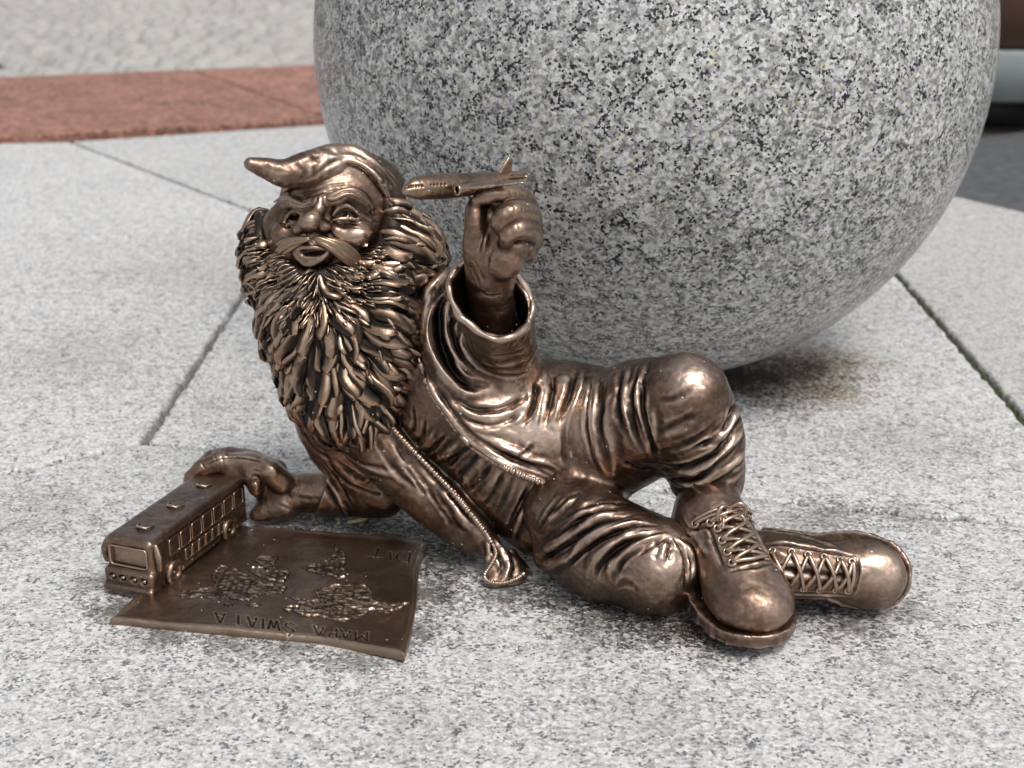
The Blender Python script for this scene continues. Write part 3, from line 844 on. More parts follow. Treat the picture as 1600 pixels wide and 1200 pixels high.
for (ex, ey, er, up, lo_) in ((539.5, 335.5, 12.5, [(520, 337), (527, 327.5), (538, 321.5), (549, 324), (558, 332), (568, 341), (580, 346)], [(521, 343.5), (532, 342), (545, 341.5), (557, 343), (565, 346)]),
                             (459, 341, 10.5, [(443, 350), (448, 339), (455, 332), (463, 330.5), (472, 334), (476, 337)], [(443, 353), (452, 350.5), (462, 349), (469, 348)])):
    e = fp(ex, ey, -20); Bd.ell(e, px_(er, er, er), None, .0012)
    Bd.ell(fp(ex - 2, ey, er - 20), px_(er * .34, er * .34, 4), None, .0008, '-')
    Bd.chain([fp(x, y, 0) for x, y in up], px_(*([2.0] + [3.2] * (len(up) - 2) + [1.6])), .001)
    Bd.chain([fp(x, y, -1) for x, y in lo_], px_(*([1.6] + [3.4] * (len(lo_) - 2) + [1.6])), .001)
# raised arm and fist
Bd.chain(w_((690, 480, .758), (760, 570, .742), (800, 585, .735), (780, 520, .722), (768, 465, .714), (765, 430, .708)), px_(26, 26, 26, 34, 36, 33), .006)
Bd.chain(w_((765, 440, .708), (778, 408, .703), (790, 380, .701)), px_(33, 36, 36), .006)
Bd.ell(W(797, 372, .706), px_(34, 30, 48), rotm(0, 14, 0), .006)
Bd.ell(W(790, 408, .692), px_(28, 22, 28), rotm(0, 30, 0), .005)
Bd.ell(W(772, 345, .703), px_(34, 40, 38), None, .006)
Bd.chain(w_((752, 425, .699), (743, 385, .691), (741, 352, .689), (742, 325, .692), (752, 312, .694)), px_(24, 20, 15, 14, 11), .005)
Bd.chain(w_((826, 345, .710), (822, 318, .703), (800, 303, .694), (772, 303, .688), (748, 311, .689)), px_(17, 17, 15.5, 14, 10), .0018)
Bd.chain(w_((832, 358, .709), (826, 336, .697), (803, 330, .685), (783, 343, .682), (779, 356, .686)), px_(17, 18, 17, 15, 11), .0018)
Bd.chain(w_((834, 378, .707), (829, 362, .695), (810, 358, .685), (794, 368, .683), (790, 380, .687)), px_(15, 16, 15.5, 13, 10), .0018)
Bd.chain(w_((828, 398, .706), (822, 388, .698), (808, 385, .692), (798, 392, .690)), px_(13, 13, 12, 9), .0018)
# lower arm and the hand on the bus
Bd.chain(w_((530, 560, .762), (540, 690, .765), (600, 765, .775)), px_(24, 26, 34), .008)
Bd.chain(h_((610, 768, .020), (540, 768, .018), (470, 770, .0165), (432, 762, .021)), px_(38, 39, 36, 32), .006)
Bd.ell(H(415, 758, .024), px_(32, 26, 24), None, .006)
Bd.chain(h_((432, 735, .033), (408, 731, .038), (397, 744, .035), (399, 764, .026)), px_(20, 19, 16, 12.5), .003)     # index, nail to the viewer
Bd.chain(h_((440, 753, .030), (422, 737, .038), (386, 724, .0400), (345, 722, .0400)), px_(21, 20, 18.5, 18), .004, n=1)
Bd.chain(h_((345, 722, .0400), (317, 732, .0365), (300, 746, .030), (293, 762, .019)), px_(17.5, 16, 14.5, 10), .002, n=1)
Bd.chain(h_((430, 740, .034), (397, 718, .041), (360, 711, .041), (330, 715, .037), (308, 731, .024)), px_(18, 17, 16, 14, 10), .002, n=1)
Bd.ell(H(386, 720, .0425), px_(20, 13, 13), None, .003)
Bd.ell(H(343, 715, .0430), px_(18, 10, 11), None, .002)
Bd.ell(H(312, 728, .0380), px_(11, 9, 9), None, .002)
Bd.ell(H(378, 742, .0335), px_(30, 14, 14), None, .005)
Bd.ell(H(405, 744, .030), px_(28, 24, 20), None, .006)
Bd.chain(h_((445, 790, .012), (420, 797, .0095), (405, 803, .008)), px_(27, 25, 18), .004)                                   # thumb on the ground
Bd.ell(H(399, 760, .0315) - ray(399, 760) * 9 * U, px_(7, 4, 9), None, .001)
Bd.plane(*GROUND)
FACE_ST = [('g', 3, 5, [(526, 336), (540, 332), (555, 337)]), ('g', 3, 4.5, [(449, 345), (458, 341), (468, 341)]),('g', 1.6, 2.5, [(496, 342), (500, 350), (498, 360)]),
    ('g', 2.2, 3, [(512, 360), (522, 371), (533, 382), (540, 392)]), ('g', 1.6, 2.5, [(503, 306), (505, 318), (512, 326)]),
    ('g', 1.5, 2.5, [(496, 305), (494, 316), (488, 324)]), ('g', 1.6, 2.2, [(517, 346), (532, 349), (548, 350), (562, 352)]), ('g', 1.0, 2, [(528, 353), (545, 355), (565, 356)]),
    ('g', 1.2, 2.2, [(445, 357), (455, 354), (466, 352)]), ('g', .9, 3, [(462, 302), (490, 297), (520, 290), (555, 285)]), ('g', .8, 3, [(470, 312), (495, 304), (530, 296), (560, 293)]),
    ('g', 1.0, 2, [(580, 330), (590, 325)]), ('g', 1.0, 2, [(581, 337), (592, 336)]), ('g', 1.0, 2, [(580, 345), (592, 348)]),
    # raised hand: creases
    ('g', 3.2, 3.5, [(764, 348), (757, 372), (750, 398)]), ('g', 1.6, 2.5, [(772, 385), (765, 405), (764, 425)]), ('g', 1.2, 2, [(732, 410), (745, 432), (752, 455)]), ('g', 1.2, 2, [(738, 402), (752, 425), (760, 445)]),
    ('g', 1.4, 2.5, [(745, 452), (765, 462), (790, 458)]), ('g', 1.2, 2, [(805, 322), (803, 336)]), ('g', 1.2, 2, [(815, 320), (816, 334)]), ('g', 1.1, 2, [(810, 350), (812, 362)]), ('g', 1.0, 2, [(795, 296), (797, 306)]), ('g', 1.0, 2, [(806, 298), (806, 308)]),
    # lower hand
    ('g', 2.4, 2.2, [(318, 727), (350, 716), (390, 717), (420, 727)]), ('g', 1.6, 2, [(345, 704), (348, 718), (350, 732)]), ('g', 1.4, 2, [(354, 704), (357, 718)]), ('g', 1.4, 2, [(335, 708), (339, 722)]), ('g', 1.6, 2, [(314, 722), (322, 734)]), ('g', 1.2, 2, [(392, 733), (408, 737)]), ('g', 2.0, 3, [(390, 752), (393, 745), (402, 744), (408, 752), (409, 765)]),
    ('g', 1.0, 3, [(430, 785), (455, 795), (490, 795)]), ('b', 2.5, 8, [(425, 737), (450, 745), (480, 748)]), ('g', 1.2, 5, [(448, 770), (475, 778), (505, 780)]), ('b', 2.0, 5, [(405, 716), (420, 728), (436, 736)])]
sculpt('body', Bd, RES * .95, M_skin, dwarf, FACE_ST, lump=(.00022, 160.), props={'label': 'bare face and hands of polished bronze'})

# --- shirt over the belly
Sh = torso(Field())
def Z1(*p): return [(540 + x / 4, 620 + y / 4) for x, y in p]
def Z2(*p): return [(820 + x * .2375, 530 + y * .2375) for x, y in p]
def Z3(*p): return [(800 + x * .225, 740 + y * .225) for x, y in p]
def Z4(*p): return [(600 + x * .225, 400 + y * .225) for x, y in p]
SH_ST = [('g', 5, 4, Z1((640, 220), (540, 330), (480, 360))), ('g', 5, 5, Z1((780, 300), (700, 370), (620, 440))), ('r', 4, 6, Z1((720, 270), (640, 350), (560, 400))),
         ('g', 3, 5, Z1((840, 340), (770, 430), (690, 500))), ('r', 3, 6, Z1((880, 370), (800, 470), (720, 560))), ('g', 3, 4, Z1((930, 400), (840, 520), (760, 590))),
         ('r', 2.5, 7, Z1((980, 430), (900, 550), (830, 660))), ('g', 3, 4, Z1((1000, 450), (930, 590), (860, 690))), ('g', 2.5, 5, Z1((1060, 480), (1000, 620), (930, 750))),
         ('g', 4, 5, Z1((1150, 540), (1090, 680), (1000, 850))), ('r', 5, 5, Z1((1190, 550), (1140, 660), (1090, 770), (1040, 890))), ('r', 3, 6, Z1((1250, 570), (1190, 700), (1130, 850))), ('g', 3, 5, Z1((1290, 600), (1220, 740), (1150, 880))),
         ('r', 3, 5, Z1((560, 200), (500, 300), (450, 330))), ('g', 4, 4, Z1((500, 130), (480, 240), (430, 290))), ('g', 4, 4, Z1((420, 60), (430, 180), (400, 240)))]
sculpt('shirt', Sh, RES * 1.2, M_br, dwarf, SH_ST, comp=False, amp=.95, lump=(.00035, 120.))

# --- coat with its sleeves
OPEN = np.array([(560, 540), (648, 545), (668, 600), (692, 642), (728, 690), (790, 732), (850, 757), (902, 772), (935, 800), (900, 905), (800, 908), (790, 880), (772, 850), (742, 812), (702, 765), (655, 716), (612, 668), (560, 640)], float)
def poly_px(P, poly):
    x, y = project(P)
    d = np.full(len(P), 1e9); ins = np.zeros(len(P), bool)
    n = len(poly)
    for i in range(n):
        a, b = poly[i], poly[(i + 1) % n]
        e = b - a
        wx, wy = x - a[0], y - a[1]
        t = np.clip((wx * e[0] + wy * e[1]) / (e @ e), 0, 1)
        d = np.minimum(d, (wx - e[0] * t) ** 2 + (wy - e[1] * t) ** 2)
        c = (a[1] > y) != (b[1] > y)
        ins ^= c & (x < (b[0] - a[0]) * (y - a[1]) / (b[1] - a[1] + 1e-12) + a[0])
    return np.sqrt(d) * U * np.where(ins, -1, 1)
Ct = Field()
torso(Ct, .0050)
Ct.chain(w_((850, 655, .745), (905, 660, .742), (925, 690, .742)), px_(98, 96, 92), .012)                # flank over the hip
Ct.chain(w_((880, 640, .752), (930, 640, .748)), px_(66, 62), .012)
shirt_fn = Field(); shirt_fn.ops = list(Sh.ops)
Ct.fn(lambda P: np.maximum(poly_px(P, OPEN), -(shirt_fn(P) + .0016)), W(760, 740, .72), .12, .0010, '-')
Ct.chain(w_((560, 660, .738), (640, 742, .733), (710, 803, .722), (757, 848, .712)), px_(56, 52, 44, 22), .008)   # lower front panel
Ct.chain(w_((700, 775, .716), (745, 828, .708), (768, 868, .702)), px_(18, 15, 8), .006)
Ct.chain(w_((640, 760, .738), (690, 806, .728), (735, 846, .716)), px_(22, 26, 18), .008)
Ct.chain([W(772, 858, .705), W(783, 880, .700), H(789, 903, .004)], px_(14, 26, 38), .003, flat=((.30, -.80, .42), 2.6)) # turned corner of the hem
Ct.chain([W(800, 868, .710), H(812, 893, .004)], px_(12, 20), .004, flat=((.45, -.65, .45), 2.2))
Ct.chain(w_((525, 560, .765), (512, 640, .765), (540, 705, .768), (590, 758, .775)), px_(72, 62, 56, 46), .010)  # his right arm
Ct.chain(h_((600, 772, .020), (548, 770, .019), (505, 765, .021)), px_(42, 44, 49), .008)
cuffA = np.array(h_((478, 716, .038), (488, 724, .040), (507, 748, .036), (530, 785, .018), (545, 810, .002)))
cf_n = (H(440, 770, .018) - H(520, 764, .02)); cf_n /= np.linalg.norm(cf_n)
cf_n = cf_n + np.array([0, 0, .42]); cf_n /= np.linalg.norm(cf_n)
cf_p = H(504, 763, .021)
Ct.fn(lambda P: np.maximum((cf_p - P) @ cf_n, np.linalg.norm(P - cf_p, axis=1) - .024), cf_p, .024, .001, '-')
# raised sleeve: upper arm and wide cuff
Ct.chain(w_((676, 470, .760), (705, 520, .752), (760, 570, .742), (795, 572, .735)), px_(62, 70, 60, 50), .008)
Ct.chain(w_((798, 568, .737), (787, 535, .727), (773, 484, .709), (767, 446, .700)), px_(46, 52, 61, 69), .007)
sv_a, sv_b = W(787, 535, .727), W(763, 440, .706)
rimL, rimB, rimR = W(710, 405, .712), W(786, 534, .692), W(807, 425, .720)
rn = np.cross(rimB - rimL, rimR - rimL); rn /= np.linalg.norm(rn)
if rn @ (sv_b - sv_a) < 0: rn = -rn
Ct.fn(lambda P: np.maximum((rimL - P) @ rn, np.linalg.norm(P - W(765, 450, .705), axis=1) - .036), W(765, 450, .705), .036, .001, '-')
inner = Field(); inner.chain(w_((789, 540, .728), (773, 484, .709), (764, 436, .697)), px_(36, 51, 61), .004)
Ct.fn(lambda P: inner(P), W(770, 480, .714), .035, .0012, '-')
Ct.plane(*GROUND)
def edge(pts, out=2.0, F=None):
    P, ok = (F or Ct).trace(*np.array(spline(pts, 5)).T[:2]); return P[ok]
C_ST = [
    # lapel edges: rolled hem with a crimped rim
    ('b', 5, 5, [(655, 560), (672, 606), (695, 642), (730, 688), (790, 729), (850, 754), (893, 768)]),
    ('b', 5, 5, [(612, 664), (655, 712), (704, 763), (745, 812), (770, 848)]),
    ('g', 3.5, 5, [(672, 585), (700, 632), (740, 680), (800, 716), (850, 738), (880, 752)]),
    # armhole band
    ('r', 12, 11, [(703, 418), (672, 455), (664, 500), (672, 545), (695, 588), (728, 614), (768, 610)]),
    ('g', 12, 8, [(715, 440), (690, 478), (684, 520), (695, 560), (720, 592), (760, 603)]),
    ('r', 5, 5, Z4((470, 220), (420, 330), (430, 480), (470, 640), (560, 760), (680, 850))), ('g', 5, 4, Z4((520, 400), (470, 480), (480, 560), (520, 660), (610, 770))),
    ('r', 4, 5, Z4((560, 500), (540, 600), (590, 710), (680, 800), (800, 850))), ('g', 3, 4, Z4((600, 560), (620, 660), (720, 740), (860, 790))),
    ('g', 3, 5, Z4((650, 650), (760, 690), (880, 680), (980, 640))), ('r', 3, 6, Z4((640, 720), (760, 760), (900, 750), (1020, 690))), ('g', 3, 4, Z4((700, 800), (830, 830), (960, 820), (1040, 760))),
    ('r', 4, 5, Z4((1000, 400), (1010, 480), (970, 600))), ('g', 4, 4, Z4((940, 560), (900, 600), (870, 640))), ('g', 3, 5, Z4((1060, 600), (1030, 700), (960, 780))),
    # flank: long folds falling from the armpit
    ('g', 4, 6, Z4((500, 990), (640, 1060), (800, 1060), (920, 1000))), ('r', 4, 6, Z4((480, 1040), (620, 1110), (780, 1120), (920, 1060), (1000, 980))), ('g', 3, 5, Z4((560, 1140), (720, 1170), (880, 1130), (980, 1060))),
    ('r', 6, 7, Z4((1000, 880), (1010, 980), (950, 1080), (900, 1180))), ('g', 6, 5, Z4((1060, 860), (1060, 980), (1000, 1120), (960, 1200))),
    ('r', 6, 7, Z4((1130, 800), (1110, 940), (1080, 1060), (1040, 1190))), ('g', 7, 6, Z4((1180, 840), (1170, 970), (1150, 1090), (1120, 1190))),
    ('r', 6, 8, Z4((1250, 800), (1240, 930), (1200, 1060), (1170, 1180))), ('g', 7, 5, Z4((1300, 830), (1290, 950), (1240, 1080), (1210, 1190))),
    ('r', 9, 7, Z2((380, 200), (360, 330), (320, 480), (310, 620), (310, 760), (330, 880))), ('g', 10, 6, Z2((420, 240), (400, 400), (370, 560), (380, 700), (410, 860))),
    ('g', 4, 5, Z1((1180, 290), (1130, 350), (1060, 380))), ('r', 4, 6, Z1((1300, 420), (1200, 400), (1100, 360), (1000, 310), (860, 250))), ('g', 4, 6, Z1((1360, 500), (1240, 440), (1120, 410), (1000, 370), (860, 300))),
    ('r', 5, 6, Z2((440, 560), (470, 680), (470, 820), (450, 900))),
    # front panel on the shadow side
    ('g', 4, 5, Z1((200, 240), (230, 340), (330, 480), (420, 560))), ('r', 4, 6, Z1((260, 240), (330, 380), (430, 500), (500, 600))), ('g', 4, 4, Z1((370, 430), (450, 540), (520, 640))), ('r', 3, 5, Z1((340, 330), (450, 450), (560, 560), (640, 640))),
    ('g', 3, 4, Z1((500, 560), (560, 650), (620, 740))), ('r', 4, 6, Z1((600, 600), (680, 700), (740, 790), (800, 850))), ('g', 4, 5, Z1((640, 580), (720, 690), (790, 790))), ('g', 3, 4, Z1((600, 700), (640, 760), (660, 810))),
    ('g', 4, 5, Z1((900, 920), (960, 1000), (1000, 1080))), ('r', 5, 6, Z1((940, 900), (1000, 980), (1020, 1060), (980, 1150))), ('r', 4, 5, Z1((900, 890), (890, 980), (870, 1060), (840, 1130))), ('r', 3, 5, Z1((850, 1130), (920, 1160), (970, 1165), (1020, 1120))),
    # shadowed right sleeve
    ('g', 4, 5, [(505, 700), (530, 745), (580, 770), (630, 775)]), ('r', 4, 5, [(495, 725), (520, 752), (540, 790)]), ('g', 5, 4, [(505, 722), (530, 755), (552, 795)]), ('g', 4, 5, [(520, 715), (560, 745), (600, 752)]), ('r', 4, 5, [(530, 705), (570, 730), (620, 745)]),
    ('g', 3, 5, [(470, 670), (490, 700), (520, 720)])]
C_ST += [('r', 6, 5, [(463, 718), (478, 715), (494, 728), (512, 752), (530, 782), (545, 808)])]
sculpt('coat', Ct, RES * 1.08, M_br, dwarf, C_ST, amp=.74, lump=(.0004, 110.), it=12)
# crimped rims of the lapels and the rolled rim of the cuff
g = Geo()
def crimped(pts, rad, wob=.25, freq=2.1, F=Ct, off=1.6):
    q = spline(pts, 14); P, ok = F.trace(q[:, 0], q[:, 1]); P = P[ok]
    keep = np.r_[True, np.linalg.norm(np.diff(P, axis=0), axis=1) < .012]; P = P[keep]
    r_ = ray(q[0, 0], q[0, 1]); P = P - r_ / np.linalg.norm(r_) * off * U
    k = np.arange(len(P)); rr = rad * U * (1 + wob * np.sin(k * freq + np.sin(k * .37) * 2)) * np.clip(np.minimum(k, len(P) - 1 - k) / 4, .35, 1)
    g.tube(P, rr, 8, 2, .9)
crimped([(654, 560), (670, 606), (693, 644), (729, 690), (760, 714), (790, 731), (822, 745), (850, 756), (876, 764), (895, 769)], 5.5)
crimped([(612, 667), (632, 690), (655, 714), (680, 740), (703, 764), (724, 789), (743, 812), (758, 832), (770, 852)], 5.0)
crimped([(770, 848), (775, 866), (766, 884), (757, 899), (764, 909), (785, 911), (806, 905), (823, 893)], 4.0)
g.make('hem', M_br, dwarf)
g = Geo()
a = np.linspace(0, 2 * np.pi, 72, endpoint=False)
cc = W(763, 462, .7085); cc = cc - rn * ((cc - rimL) @ rn)
e1 = rimB - cc; e1 /= np.linalg.norm(e1); e2 = np.cross(rn, e1)
def rim_r(v):
    lo_, hi_ = .004, .034
    for _ in range(28):
        mid = (lo_ + hi_) / 2
        if shell((cc + v * mid - rn * .0012)[None])[0] < 0: lo_ = mid
        else: hi_ = mid
    return lo_
shell = Field(); shell.chain(w_((798, 568, .737), (787, 535, .727), (773, 484, .709), (767, 446, .700)), px_(46, 52, 61, 69), .007)
ring = []
for t in a:
    v = e1 * math.cos(t) + e2 * math.sin(t)
    ring.append(cc + v * (rim_r(v) - .0011) + rn * (.0016 * math.sin(3 * t + 1) + .0008 * math.sin(7 * t) + .0004 * math.sin(13 * t)) + v * .0009 * math.sin(4 * t + 2))
g.tube(ring, (6.0 + 1.4 * np.sin(a * 5) + .8 * np.sin(a * 11 + 2)) * U, 10, 1, .9, closed=True)
g.make('cuff', M_br, dwarf)

# --- trousers
Tr = Field()
Tr.chain(w_((880, 735, .742), (905, 760, .738)), px_(84, 78), .01)
Tr.chain(w_((925, 688, .738), (1000, 648, .718), (1072, 614, .703)), px_(101, 90, 60), .010)
Tr.chain(w_((952, 742, .726), (1000, 722, .716)), px_(44, 36), .010)
Tr.chain(w_((1076, 616, .703), (1093, 672, .703), (1100, 715, .704), (1104, 745, .705)), px_(60, 69, 66, 61), .008)
Tr.chain(h_((880, 800, .040), (950, 852, .030), (1022, 884, .0250)), px_(66, 80, 79), .012)
Tr.chain(h_((862, 868, .016), (930, 905, .012)), px_(30, 34), .010)
Tr.chain(h_((1030, 886, .0235), (1110, 880, .019), (1200, 878, .017)), px_(62, 46, 38), .008)
Tr.plane(*GROUND)
Tr.fn(lambda P: np.maximum((W(1104, 768, .705) - P)[:, 2] * -1, 0) * 0 + np.maximum(P[:, 2] - W(1104, 772, .705)[2], np.linalg.norm(P - W(1104, 790, .705), axis=1) - .024), W(1104, 790, .705), .026, .002, '-')
T_ST = [
    # raised thigh
    ('r', 6, 7, Z2((480, 240), (450, 400), (440, 560), (480, 760), (540, 900))), ('g', 7, 5, Z2((440, 250), (410, 420), (400, 580), (440, 780))), ('r', 7, 8, Z2((560, 300), (540, 460), (540, 600), (580, 780), (600, 900))),
    ('g', 5, 5, Z2((520, 260), (500, 420), (490, 560), (530, 740))), ('g', 5, 6, Z2((640, 190), (620, 320), (610, 470), (640, 620))), ('r', 5, 6, Z2((690, 160), (660, 300), (650, 440), (700, 600), (720, 700))),
    ('g', 5, 5, Z2((740, 190), (710, 330), (700, 470), (740, 640), (800, 760))), ('r', 5, 5, Z2((800, 160), (740, 290), (740, 430), (770, 560))), ('g', 7, 5, Z2((790, 280), (770, 420), (800, 560), (840, 700), (870, 800))),
    ('r', 4, 6, Z2((840, 430), (850, 560), (850, 700))), ('g', 3, 4, Z2((680, 460), (700, 560), (720, 660))),
    # knee and the bunched folds below it
    ('g', 2.9, 6, Z2((860, 385), (940, 395), (1040, 360), (1120, 300))),
    ('g', 3, 6, Z2((900, 600), (1020, 540), (1160, 480))), ('r', 3, 7, Z2((880, 660), (1020, 600), (1150, 540))), ('g', 4, 6, Z2((900, 740), (1050, 690), (1180, 620), (1280, 520))),
    ('r', 8, 6, Z2((1200, 690), (1300, 620), (1370, 530), (1400, 450))), ('g', 8, 5, Z2((1100, 720), (1240, 660), (1330, 560), (1370, 440))), ('g', 7, 4, Z2((1230, 740), (1340, 660), (1410, 540), (1425, 470))),
    ('r', 9, 6, Z2((920, 870), (1050, 890), (1180, 840), (1300, 750), (1400, 650), (1435, 560))), ('g', 9, 5, Z2((880, 810), (980, 840), (1120, 820), (1240, 760), (1330, 690), (1400, 600))),
    ('g', 7, 5, Z2((940, 920), (1080, 930), (1230, 860), (1350, 770), (1430, 680))), ('r', 7, 6, Z2((980, 960), (1120, 960), (1270, 900), (1390, 800), (1450, 720))), ('g', 6, 5, Z2((1040, 1000), (1180, 980), (1320, 910), (1440, 790))),
    ('r', 5, 6, Z2((1080, 1030), (1220, 1010), (1350, 950), (1440, 860))),
    ('g', 3, 5, Z2((640, 800), (760, 850), (860, 850))), ('g', 3, 5, Z2((600, 960), (660, 1000), (740, 1020))),
    # thigh on the ground: folds raying from behind the knee
    ('r', 7, 7, Z3((150, 600), (300, 480), (440, 400), (620, 290), (800, 260))), ('g', 7, 5, Z3((140, 640), (320, 530), (470, 440), (640, 340), (840, 290))), ('r', 7, 7, Z3((200, 660), (380, 590), (470, 490), (620, 400), (860, 330))),
    ('g', 7, 5, Z3((380, 640), (500, 540), (640, 440), (860, 360), (1000, 360))), ('r', 6, 8, Z3((520, 720), (560, 620), (660, 510), (800, 430), (980, 390))), ('g', 7, 6, Z3((580, 740), (600, 640), (700, 540), (840, 460), (1040, 410))),
    ('r', 6, 7, Z3((670, 740), (690, 640), (780, 550), (920, 470), (1060, 420))), ('g', 5, 5, Z3((730, 720), (760, 620), (860, 530), (1000, 460), (1090, 430))), ('g', 5, 4, Z3((890, 560), (980, 500), (1090, 440))), ('g', 5, 4, Z3((1070, 610), (1090, 520), (1100, 440))),
    ('r', 5, 5, Z3((1030, 620), (1050, 540), (1080, 460))), ('g', 7, 5, Z3((1200, 780), (1210, 640), (1180, 530), (1130, 450))), ('r', 6, 6, Z3((1240, 760), (1270, 640), (1230, 530), (1160, 460))), ('g', 7, 5, Z3((1290, 740), (1310, 620), (1270, 510), (1180, 450))),
    ('g', 3, 6, Z3((720, 800), (780, 760), (850, 780), (880, 850))), ('g', 4, 5, Z3((440, 260), (560, 220), (700, 200), (840, 210))), ('r', 4, 6, Z3((380, 330), (500, 260), (640, 230), (780, 230))), ('g', 5, 5, Z3((330, 420), (440, 330), (600, 260))),
    ('r', 4, 5, Z3((230, 350), (330, 250), (440, 150))), ('g', 4, 5, Z3((270, 300), (360, 200), (460, 130))), ('g', 4, 5, Z3((180, 400), (260, 270), (360, 140)))]
sculpt('trousers', Tr, RES, M_br, dwarf, T_ST, amp=.66, lump=(.0004, 110.), it=12)
# --- cap
Ht = Field()
Ht.ell(W(545, 300, .780), px_(84, 92, 70), rotm(0, 10, 0), .006)
Ht.ell(W(585, 305, .785), px_(50, 70, 52), rotm(0, 30, 0), .01)
bl, bm, br_ = fp(447, 297, 4), fp(528, 253, 4), fp(606, 306, 2)
hn = np.cross(bm - bl, br_ - bl); hn /= np.linalg.norm(hn)
if hn[1] > 0: hn = -hn                                          # towards the face
Ht.fn(lambda P: np.maximum((bl - P) @ hn + .0008, np.linalg.norm(P - W(525, 330, .75), axis=1) - .06), W(525, 330, .75), .062, .001, '-')
Ht.chain(w_((512, 264, .758), (478, 264, .750), (446, 271, .745), (415, 263, .741), (392, 256, .738)), px_(36, 28, 23, 17, 11), .008)
BR_PX = [(446, 297), (460, 284), (480, 271), (500, 259), (520, 251.5), (545, 249), (565, 256), (583, 271), (597, 289), (606, 306)]
brim = [fp(x, y, 11) for x, y in BR_PX]
Ht.chain(brim, px_(5, 6.5, 7, 7, 7.5, 8, 8, 8, 8, 5), .0025)
Ht.chain([p + np.array([0, .006, .004]) for p in brim], px_(6, 8, 9, 10, 10, 10, 10, 10, 9, 6), .005)
def Z0(*p): return [(360 + x * .225, 210 + y * .225) for x, y in p]
H_ST = [('r', 5, 6, Z0((590, 100), (640, 130), (700, 150), (760, 160))), ('g', 4, 6, Z0((560, 130), (600, 170), (620, 210), (560, 270))), ('g', 4, 6, Z0((430, 200), (480, 230), (520, 280), (470, 320))), ('r', 4, 7, Z0((360, 190), (430, 200), (520, 160), (600, 110))),
        ('g', 3, 6, Z0((230, 210), (300, 250), (380, 260))), ('g', 5, 5, Z0((480, 340), (600, 270), (700, 200), (800, 165), (900, 175), (980, 230))), ('r', 4, 6, Z0((900, 120), (1000, 190), (1080, 270), (1150, 350))),
        ('g', 4, 5, Z0((950, 160), (1030, 230), (1100, 310), (1160, 390))), ('g', 3, 4, Z0((990, 150), (1090, 250), (1170, 350))), ('g', 5, 4, Z0((1000, 230), (1060, 290), (1070, 330), (1030, 330))), ('r', 4, 4, Z0((960, 230), (1020, 290), (1060, 350)))]
sculpt('cap', Ht, RES * .95, M_br, dwarf, H_ST, lump=(.0003, 90.), comp=False, sm=4, amp=.36)

# --- beard and hair: a soft core covered with overlapping locks
Bb = Field()
Bb.ell(W(515, 500, .748), px_(112, 92, 92), None, .01)
Bb.ell(W(538, 585, .742), px_(96, 76, 96), rotm(0, 8, 0), .01)
Bb.ell(W(552, 650, .733), px_(58, 46, 42), rotm(0, 10, 0), .01)
Bb.ell(W(618, 392, .768), px_(66, 72, 78), rotm(0, -25, 0), .01)
Bb.ell(W(606, 490, .752), px_(50, 84, 100), rotm(0, -6, 0), .012)
Bb.ell(W(600, 570, .745), px_(48, 60, 90), rotm(0, 8, 0), .012)
Bb.chain(w_((440, 408, .747), (465, 428, .738), (492, 434, .735), (520, 424, .737), (555, 408, .745)), px_(16, 17, 17, 18, 20), .008)
Bb.chain(w_((590, 300, .783), (618, 345, .785), (640, 395, .785)), px_(26, 34, 40), .01)
Bb.chain(w_((416, 345, .772), (412, 395, .764), (420, 440, .756)), px_(17, 22, 28), .01)
Bb.chain(w_((603, 312, .760), (613, 343, .756), (607, 376, .752), (588, 402, .748)), px_(17, 20, 21, 20), .008)
Bb.chain(w_((409, 340, .766), (404, 370, .762), (408, 398, .756)), px_(13, 16, 19), .008)
bV, bQ = polygonize(Bb, .0018)
bN = vnormals(bV, bQ)
SKIN = np.array([(415, 300), (410, 345), (417, 372), (424, 398), (440, 392), (456, 402), (466, 416), (478, 423), (492, 419), (508, 412), (520, 398), (536, 404), (552, 398), (572, 384), (584, 364), (588, 330), (584, 285), (520, 240)], float)
def flow(px, py):
    a, b = np.array([492, 405.]), np.array([560, 640.])
    d = b - a; L2 = d @ d
    t = ((px - a[0]) * d[0] + (py - a[1]) * d[1]) / L2
    ts = np.clip(t * .52 - .02, 0, .75)
    dx, dy = px - (a[0] + d[0] * ts), py - (a[1] + d[1] * ts)
    n = np.hypot(dx, dy) + 1e-6; dx, dy = dx / n, dy / n
    # hair beside the face streams back, a little downwards
    up = np.clip((455 - py) / 75, 0, 1)
    sx = np.where(px > 500, 1.0, -1.0)
    hx, hy = sx * .93, np.where(px > 500, .22, .30)
    dx, dy = dx * (1 - up) + hx * up, dy * (1 - up) + hy * up
    n = np.hypot(dx, dy) + 1e-6
    return dx / n, dy / n
def grow(root, L, steps=9, jit=0.0, ang=None):
    """lines that creep over the core along the flow."""
    q = root.copy(); out = [q.copy()]; n = Bb.normal(q); nn = [n]
    for i in range(steps - 1):
        px, py = project(q)
        dx, dy = flow(px, py)
        if ang is not None:
            c, s_ = np.cos(ang * (1 - i / steps * .5)), np.sin(ang * (1 - i / steps * .5)); dx, dy = dx * c - dy * s_, dx * s_ + dy * c
        t = dx[:, None] * np.array([1, 0, 0]) - dy[:, None] * np.array([0, SP, CP])      # picture plane directions
        t = t - n * (t * n).sum(1)[:, None]
        t /= np.linalg.norm(t, axis=1)[:, None] + 1e-9
        q = q + t * (L / (steps - 1))[:, None]
        e = Bb(q); q = q - n * np.clip(e, -.004, .004)[:, None]
        n = Bb.normal(q)
        out.append(q.copy()); nn.append(n)
    return np.stack(out, 1), np.stack(nn, 1)
